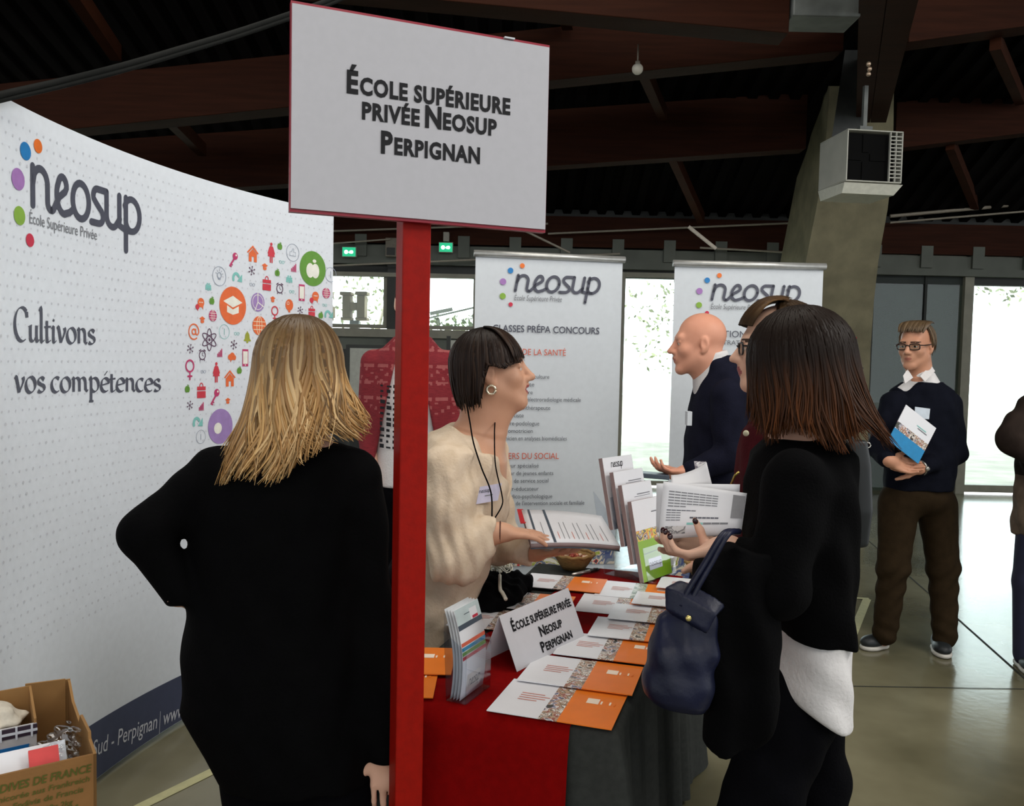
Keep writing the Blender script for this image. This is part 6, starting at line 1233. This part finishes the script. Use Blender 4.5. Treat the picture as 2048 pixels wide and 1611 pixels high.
def swept(th, s_): a = 1.08-1.3*s_; return (.080*th*(1-.2*s_), .112*math.sin(a)*(1-.25*th*th)-.004, .142*math.cos(a)*(1-.10*th*th)+.004)
hair(r, H, swept, -1., 1., 60, BR2, .011, 8, .03, 13, True, 'swept_fringe', .006, .0, 0.)
q = MB(); FRM = mat('spectacle_black', (16, 14, 16), .3)
def glasses(H, r, m, w_=.034, h=.0165, y=.102, z=.004, th=.0022):
    q = MB()
    for x in (-1, 1):
        sq = lambda v: math.copysign(abs(v)**.55, v); q.tube([H(x*.034+w_*.72*sq(math.cos(a)), y-.010*abs(x*.034+w_*.72*sq(math.cos(a)))/.06, z+h*sq(math.sin(a))) for a in np.linspace(0, 2*PI, 33)], th*H.s, m, 6)
        q.tube([H(x*.058, y-.010, z+.008), H(x*.074, y-.03, z+.006), H(x*.079, .0, z+.006), H(x*.078, -.012, z-.005)], th*H.s, m, 6)
    q.tube([H(-.010, y, z+.006), H(0, y+.003, z+.009), H(.010, y, z+.006)], th*H.s, m, 6); o = q.build('spectacles', r, True)
    g = MB()
    for x in (-1, 1): g.add([H(x*.033+w_*.70*math.cos(a), y-.005, z+h*.95*math.sin(a)) for a in np.linspace(0, 2*PI, 20, endpoint=False)], [tuple(range(20))], GL)
    g.build('lens', o)
glasses(H, r, FRM, th=.0026)
q = MB(); q.ball(P(1492, 866, 2.12), (.008, .004, .008), mat('button_pearl', (206, 200, 170), .3), 10, 8); q.build('button', r, True); q = MB(); q.tube([P(1462, 968, 2.12), P(1470, 950, 2.1), P(1478, 943, 2.1)], .003, mat('zip_gold', (190, 170, 90), .3, metal=.7), 6); q.build('zip', r, True)
# ------------------------------------------------------------------ the bald man walking by
Y = 3.8; r = pid(1440, Y, 'bald man in a dark navy suit walking left in front of the right banner'); H = Head(P(1399, 688, Y), (-.995, .06, -.06), (-.04, 0, 1), 1.16)
S = SDF(); H.sculpt(S, P(1432, 770, 3.82), .062, True)
a1, a2, a3 = P(1456, 790, 3.60), P(1458, 910, 3.57), P(1376, 943, 3.58); b1, b2, b3 = P(1450, 790, 4.02), P(1455, 915, 4.03), P(1400, 960, 4.0)
S.loft([(P(1440, 745, 3.82), .07, .08), (P(1448, 790, 3.82), .11, .17), (P(1446, 900, 3.82), .13, .17), (P(1446, 1060, 3.82), .12, .16)], k=.04); S.chain([a1, a2, a3], [.05, .042, .03]); S.chain([b1, b2, b3], [.05, .042, .03]); hand(S, a3, P(1318, 943, 3.58)-a3, (0, .2, 1), 1, (.4, .45, .5, .5), 1.05); hand(S, b3, (-1, 0, -.1), (0, 0, 1), -1, (.4,)*4, 1.05)
hp = P(1446, 1060, Y); 
for (y_, dx) in ((-.09, -.12), (.09, .16)): S.chain([np.array([hp[0], Y+y_, .82]), np.array([hp[0]+dx*.6-.03, Y+y_, .46]), np.array([hp[0]+dx, Y+y_, .07])], [.09, .06, .04])
sdf_obj(S, .0055, 'body', FACE(SK_F), r, [q_ for q_ in H.paint(.018, .009) if q_[1] != 2])
S = SDF(); S.loft([(P(1432, 712, 3.82), .078, .085), (P(1448, 740, 3.82), .112, .15), (P(1447, 790, 3.82), .145, .21), (P(1444, 880, 3.82), .165, .21), (P(1443, 980, 3.82), .18, .21), (P(1446, 1080, 3.82), .19, .22)], n=2.2, k=.04); S.chain([a1, a2, a3+[.02, 0, 0]], [.078, .066, .05]); S.chain([b1, b2, b3+[.02, 0, 0]], [.078, .066, .05]); S.cut(P(1385, 720, 3.8), (-.75, 0, .62), .16, .01); sdf_obj(S, .009, 'jacket', SUIT, r, None, wrinkle(.004, .6))
S = SDF(); S.loft([(P(1420, 706, 3.81), .076, .080), (P(1428, 752, 3.81), .098, .09), (P(1440, 800, 3.81), .12, .12)], (1, 0, 0), 2.2); S.cut(P(1380, 722, 3.8), (-.62, 0, .78), .12, .006); sdf_obj(S, .007, 'shirt', SHIRT, r)
S = SDF(); S.ell(hp+[0, 0, -.1], (.13, .18, .1)); [S.chain([np.array([hp[0], Y+y_, .82]), np.array([hp[0]+dx*.6-.03, Y+y_, .46]), np.array([hp[0]+dx, Y+y_, .09])], [.115, .085, .065]) for (y_, dx) in ((-.09, -.12), (.09, .16))]; sdf_obj(S, .012, 'trousers', SUIT, r); shoes(r, [((hp[0]-.07, Y-.09), (hp[0]-.34, Y-.09)), ((hp[0]+.21, Y+.09), (hp[0]-.06, Y+.09))], SHOE, SHOE)
q = MB(); c = P(1377, 836, 3.59); q.box(c, (.02, .05, .06), BANM); q.build('name_badge', r)
q = MB(); c = P(1308, 950, 3.58); q.box(c, (.12, .09, .02), LGREY, (unit((1, 0, -.06)), (0, 1, 0), unit((.06, 0, 1)))); tag(q.build('dark_folder', bevel=.003), 'dark folder in the hand of the bald man', 'folder')
# ------------------------------------------------------------------ the man with glasses in a navy sweater
Y = 4.45; r = pid(1835, Y, 'man with glasses in a navy sweater and brown trousers standing by the bright doorway'); H = Head(P(1832, 692, Y), (-.74, -.66, -.10), (0, 0, 1), 1.02)
S = SDF(); H.sculpt(S, P(1842, 768, 4.47), .06, True)
a1, a2, a3 = P(1896, 808, 4.46), P(1910, 905, 4.42), P(1838, 936, 4.22); b1, b2, b3 = P(1788, 808, 4.36), P(1762, 895, 4.28), P(1780, 922, 4.14)
S.loft([(P(1842, 760, 4.46), .07, .07), (P(1842, 800, 4.45), .15, .10), (P(1840, 880, 4.44), .15, .10), (P(1836, 980, 4.43), .12, .08), (P(1835, 1020, 4.43), .10, .07)], (1, -.3, 0), k=.04); S.chain([a1, a2, a3], [.05, .042, .03]); S.chain([b1, b2, b3], [.05, .042, .03])
hand(S, a3, P(1788, 925, 4.12)-a3, (.1, 1, .1), 1, (.25, .3, .32, .35), 1.05, None); hand(S, b3, P(1830, 942, 4.16)-b3, (0, -.6, .5), -1, (.3, .3, .35, .4), 1.02)
l1, l2, l3 = P(1797, 1010, 4.42), P(1787, 1130, 4.40), P(1769, 1268, 4.42); m1, m2, m3 = P(1873, 1010, 4.46), P(1886, 1130, 4.44), P(1889, 1282, 4.40); l3[2] = .09; m3[2] = .09
S.chain([l1, l2, l3, [l3[0], l3[1], .05]], [.06, .052, .036, .026]); S.chain([m1, m2, m3, [m3[0], m3[1], .05]], [.06, .052, .036, .026]); sdf_obj(S, .004, 'body', FACE(SK_G), r, H.paint(.018, .0085, .0032))
S = SDF(); S.loft([(P(1843, 765, 4.46), .10, .09), (P(1843, 780, 4.455), .155, .115), (P(1842, 815, 4.45), .182, .135), (P(1840, 880, 4.44), .175, .140), (P(1838, 950, 4.43), .176, .145), (P(1836, 978, 4.43), .170, .140)], (1, -.3, 0), 2.3, .04); S.chain([a1, a2, a3+[.02, .02, 0]], [.070, .062, .045]); S.chain([b1, b2, b3+[-.01, .02, .01]], [.070, .062, .045])
za_ = P(1826, 783, 4.3)[2]
def vn(X): q = X-P(1828, 783, 4.3); z = np.clip(q[..., 2], 0, .2); return np.maximum(np.maximum(np.abs(q[..., 0]-.20*z)-.004-1.05*z, -q[..., 2]), q[..., 1]-.16)
S.fun(vn, P(1828, 783, 4.3)+[-.14, -.15, 0], P(1828, 783, 4.3)+[.2, .16, .2], .004, -1); sdf_obj(S, .006, 'sweater', NAVYS, r, None, wrinkle(.0035, .7))
S = SDF(); S.loft([(P(1842, 744, 4.46), .064, .066), (P(1843, 765, 4.46), .092, .082), (P(1843, 780, 4.455), .145, .106), (P(1842, 815, 4.45), .172, .126), (P(1840, 830, 4.447), .168, .128)], (1, -.3, 0), 2.2); sdf_obj(S, .006, 'shirt', SHIRT, r)
q = MB(); q.add([P(1840, 752, 4.37), P(1861, 729, 4.43), P(1870, 742, 4.41), P(1850, 763, 4.342)], [(0, 1, 2, 3)], SHIRT); q.build('collar', r, solid=.003)
q = MB(); q.add([P(1815, 738, 4.41), P(1826, 755, 4.365), P(1810, 767, 4.335), P(1806, 751, 4.37)], [(0, 1, 2, 3)], SHIRT); q.build('collar', r, solid=.003)
S = SDF(); S.ell(P(1835, 990, 4.43), (.178, .14, .11)); S.chain([l1, l2, l3], [.105, .078, .062], k=.04); S.chain([m1, m2, m3], [.105, .078, .062], k=.04); sdf_obj(S, .009, 'trousers', BROWNT, r, None, lambda X: .005*np.sin(X[:, 2]*60+4*np.sin(X[:, 0]*20))*np.exp(-((X[:, 2]-.40)/.18)**2)+.004*np.sin(X[:, 2]*75+X[:, 0]*30)*np.exp(-((X[:, 2]-.12)/.07)**2))
shoes(r, [((l3[0]+.04, l3[1]+.06), (PZ(1724, 1300, 0)[0], PZ(1724, 1300, 0)[1])), ((m3[0]-.0, m3[1]+.08), (PZ(1886, 1316, 0)[0], PZ(1886, 1316, 0)[1]-.02))])
SHB = hair_mat('short_brown_hair', (66, 52, 36), [(74, 58, 40), (98, 78, 54), (84, 66, 46), (112, 92, 66)], .5)
hs = mane(.084, .100, .104, .06, .72, lambda t, th: -.06*t, -.012, .026, lambda th: .085-.055*min(1, abs(th)/1.7))
hair(r, H, hs, -1.75, 1.75, 170, SHB, .010, 8, .05, 15, True, 'hair', .006, .02, .003)
def quiff(th, s_): a = -.35+1.35*s_; return (.072*th*(1-.12*s_), .108*math.sin(a)*(1-.2*th*th)-.008, .112*math.cos(a*.95)*(1-.08*th*th)+.020)
hair(r, H, quiff, -1.05, 1.05, 60, SHB, .011, 7, .04, 16, True, 'quiff', .006, .0, 0.)
glasses(H, r, mat('spectacle_tortoise', (48, 30, 20), .3), .034, .0155, .104, .004, .0032)
q = MB(); wc = a3+unit(a3-a2)*-.008; d = unit(a3-a2); e1 = unit(np.cross(d, (0, 0, 1))); e2 = np.cross(d, e1); q.tube([wc+.037*(e1*math.cos(a)+e2*math.sin(a)) for a in np.linspace(0, 2*PI, 20)], .006, mat('watch_steel', (150, 148, 140), .3, metal=.8), 6); q.ball(wc-e1*np.sign(e1[1])*.040, (.013, .007, .013), mat('watch_steel', (150, 148, 140)), 12, 8); q.build('wrist_watch', r, True)
q = MB(); b0 = P(1829, 836, 4.27); q.add([b0, P(1858, 838, 4.29), P(1860, 817, 4.30), P(1830, 813, 4.28)], [(0, 1, 2, 3)], mat('badge_film', (196, 206, 216), .15)); q.build('name_badge', r, solid=.002)
o3, o2, o1, o0 = P(1812, 809, 4.17), P(1872, 856, 4.19), P(1836, 927, 4.13), P(1776, 880, 4.11); rf = thing('brochure', (o0+o2)/2, 'blue and white brochure held against the chest by the man in the navy sweater', 'brochure')
def lam(u, v): return (o0*(1-u)+o1*u)*(1-v)+(o3*(1-u)+o2*u)*v
for (nm, v0, v1, m) in (('blue_part', 0, .36, mat('brochure_blue', (26, 128, 182), .4)), ('photo_strip', .36, .54, PH), ('white_part', .54, 1, PAPER)): q = MB(); q.add([lam(0, v0), lam(1, v0), lam(1, v1), lam(0, v1)], [(0, 1, 2, 3)], m); q.build(nm, rf, solid=.004)
pr = Print(); pr.rect(.5, .74, .8, .76, IT); pr.rect(.55, .69, .85, .71, GREYINK); pr.build('text_line', lambda u, v, z=0: lam(u, v)+unit(np.cross(o1-o0, o3-o0))*.004, rf.children[-1] if rf.children else rf)
# ------------------------------------------------------------------ the person in the red patterned cardigan behind the post
Y = 4.0; r = pid(826, Y, 'person in red patterned cardigan and printed T-shirt, head hidden by the red post'); H = Head(P(823, 606, Y), (.1, -.99, 0), (0, 0, 1), 1.0)
S = SDF(); H.sculpt(S, P(826, 672, Y), .055); c0 = lambda px, py: P(px, py, Y)
S.loft([(c0(826, 668), .06, .06), (c0(824, 700), .15, .09), (c0(822, 800), .17, .10), (c0(822, 960), .15, .11)], k=.04)
A_ = [(c0(748, 725), c0(738, 850), P(745, 950, 3.9)), (c0(898, 727), c0(908, 850), P(900, 950, 3.9))]
for i, a in enumerate(A_): S.chain(a, [.045, .038, .028]); hand(S, a[2], (0, -.3, -1), (0, 1, 0), 1 if i else -1, (.3,)*4)
for x in (-.09, .09): S.chain([c0(822, 960)+np.array([x, 0, -.05]), np.array([c0(822, 960)[0]+x, Y, .46]), np.array([c0(822, 960)[0]+x, Y, .06])], [.085, .055, .038])
sdf_obj(S, .007, 'body', FACE(SK_P), r, H.paint())
S = SDF(); S.loft([(c0(826, 688), .07, .07), (c0(824, 712), .13, .10), (c0(822, 800), .175, .12), (c0(822, 970), .175, .13)], n=2.3, k=.03); ts = sdf_obj(S, .009, 'tshirt', SHIRT, r)
rc = mat('cardigan_red', (112, 26, 36), .9, 0, 60, .3, 200, col2=(126, 34, 42), stretch=(.6, .6, 3)); KP = mat('cardigan_pattern', (150, 78, 78), .9)
S = SDF(); S.loft([(c0(826, 672), .085, .09), (c0(824, 690), .125, .11), (c0(822, 722), .185, .13), (c0(822, 800), .205, .15), (c0(822, 980), .20, .155)], n=2.3, k=.03); [S.chain(a, [.065, .058, .045], k=.04) for a in A_]
def opening(X): q = X-c0(822, 690); return np.maximum(np.maximum(np.abs(q[..., 0])-(.045-.20*np.minimum(q[..., 2], 0)), q[..., 1]+.02), np.abs(q[..., 2]+.3)-.5)
S.fun(opening, c0(822, 690)+[-.2, -.3, -.8], c0(822, 690)+[.2, 0, .2], .008, -1)
cg = sdf_obj(S, .008, 'cardigan', [rc, KP], r, [(lambda c: (np.abs(((c[:, 2]-1.53)*13) % 1-.5) < .09) & (np.sin(c[:, 0]*90) > -.75) & (c[:, 2] > 1.32), 1), (lambda c: (np.sin(c[:, 0]*120)*np.sin(c[:, 2]*120+c[:, 1]*60) > .62) & (c[:, 2] > 1.2) & (np.abs(((c[:, 2]-1.53)*6.5) % 1-.5) < .22), 1)])
S = SDF(); S.ell(c0(822, 990), (.17, .13, .09)); [S.chain([c0(822, 960)+np.array([x, 0, -.05]), np.array([c0(822, 960)[0]+x, Y, .46]), np.array([c0(822, 960)[0]+x, Y, .08])], [.11, .085, .06]) for x in (-.09, .09)]; sdf_obj(S, .012, 'trousers', BLACKT, r); xx = c0(822, 960)[0]; shoes(r, [((xx-.09, Y+.06), (xx-.1, Y-.2)), ((xx+.09, Y+.06), (xx+.1, Y-.2))], SHOE, SHOE)
pr = Print()
R9 = random.Random(4)
for i in range(4):
    for j in range(12): pr.rect(i*.03, -j*.026, i*.03+R9.uniform(.008, .024), -j*.026+R9.uniform(.008, .02), INKD)
hair(r, H, mane(.074, .100, .112, .07, .62, lambda t, th: -.05*t, -.012, .022, lambda th: .06 if abs(th) < 1.7 else .005), -2.6, 2.6, 160, DARKB, .010, 8, .05, 22, True, 'hair', .003, .02, .003)
pr.build('chest_print', lambda u, v, z=0: (lambda p: p+np.array([u, -.004-z, v-.12*u]))(P(761, 772, Y-.135)), ts)
# ------------------------------------------------------------------ the person in a brown coat cut by the right edge
Y = 4.2; r = pid(2120, Y, 'person in a dark brown coat, only the bent elbow showing at the right edge'); H = Head(P(2140, 690, Y), (.9, -.3, 0)); S = SDF(); H.sculpt(S, P(2130, 775, Y), .058)
c0 = lambda px, py: P(px, py, Y); S.loft([(c0(2130, 765), .07, .07), (c0(2126, 800), .15, .1), (c0(2122, 900), .16, .11), (c0(2120, 1000), .16, .12)], k=.04); a = (c0(2078, 812), P(2026, 880, 4.15), P(2080, 925, 4.0)); S.chain(a, [.05, .04, .03]); hand(S, a[2], (1, -.2, 0), (0, 1, 0), 1, (.4,)*4); b = (c0(2175, 812), c0(2195, 910), P(2215, 1010, 4.2)); S.chain(b, [.05, .04, .03]); hand(S, b[2], (0, -.2, -1), (-1, 0, 0), -1, (.4,)*4)
xx = c0(2120, 1000)[0]
LG = [(np.array([xx+x, Y, .82]), np.array([xx+x-.03, Y, .45]), np.array([xx+x-.02, Y, .07])) for x in (-.10, .10)]; [S.chain(l, [.085, .055, .04]) for l in LG]; sdf_obj(S, .008, 'body', FACE(SK_P), r, H.paint())
S = SDF(); S.loft([(c0(2130, 772), .10, .09), (c0(2126, 800), .18, .12), (c0(2122, 900), .20, .15), (c0(2118, 1000), .205, .16), (c0(2116, 1072), .215, .17)], n=2.3, k=.03); S.chain(a, [.088, .070, .055], k=.04); S.chain(b, [.085, .068, .055], k=.04); S.ell(P(2034, 846, 4.14), (.06, .05, .055), None, .06); sdf_obj(S, .01, 'coat', [COAT, COATT], r, [(lambda c: c[:, 2] < P(2040, 950, 4.2)[2], 1)], wrinkle(.006, .6))
S = SDF(); [S.chain(l, [.10, .08, .07]) for l in LG]; hair(r, H, mane(.086, .104, .106, .07, .62, lambda t, th: -.05*t, -.012, .026, lambda th: .10-.06*min(1, abs(th)/1.7)), -1.9, 1.9, 160, DARKB, .010, 8, .05, 21, True, 'hair', .006, .02, .003); sdf_obj(S, .012, 'trousers', mat('jeans_navy', (34, 36, 58), .9, .1, 30), r); shoes(r, [((xx-.12, Y+.08), (xx-.17, Y-.18)), ((xx+.08, Y+.08), (xx+.1, Y-.18))])
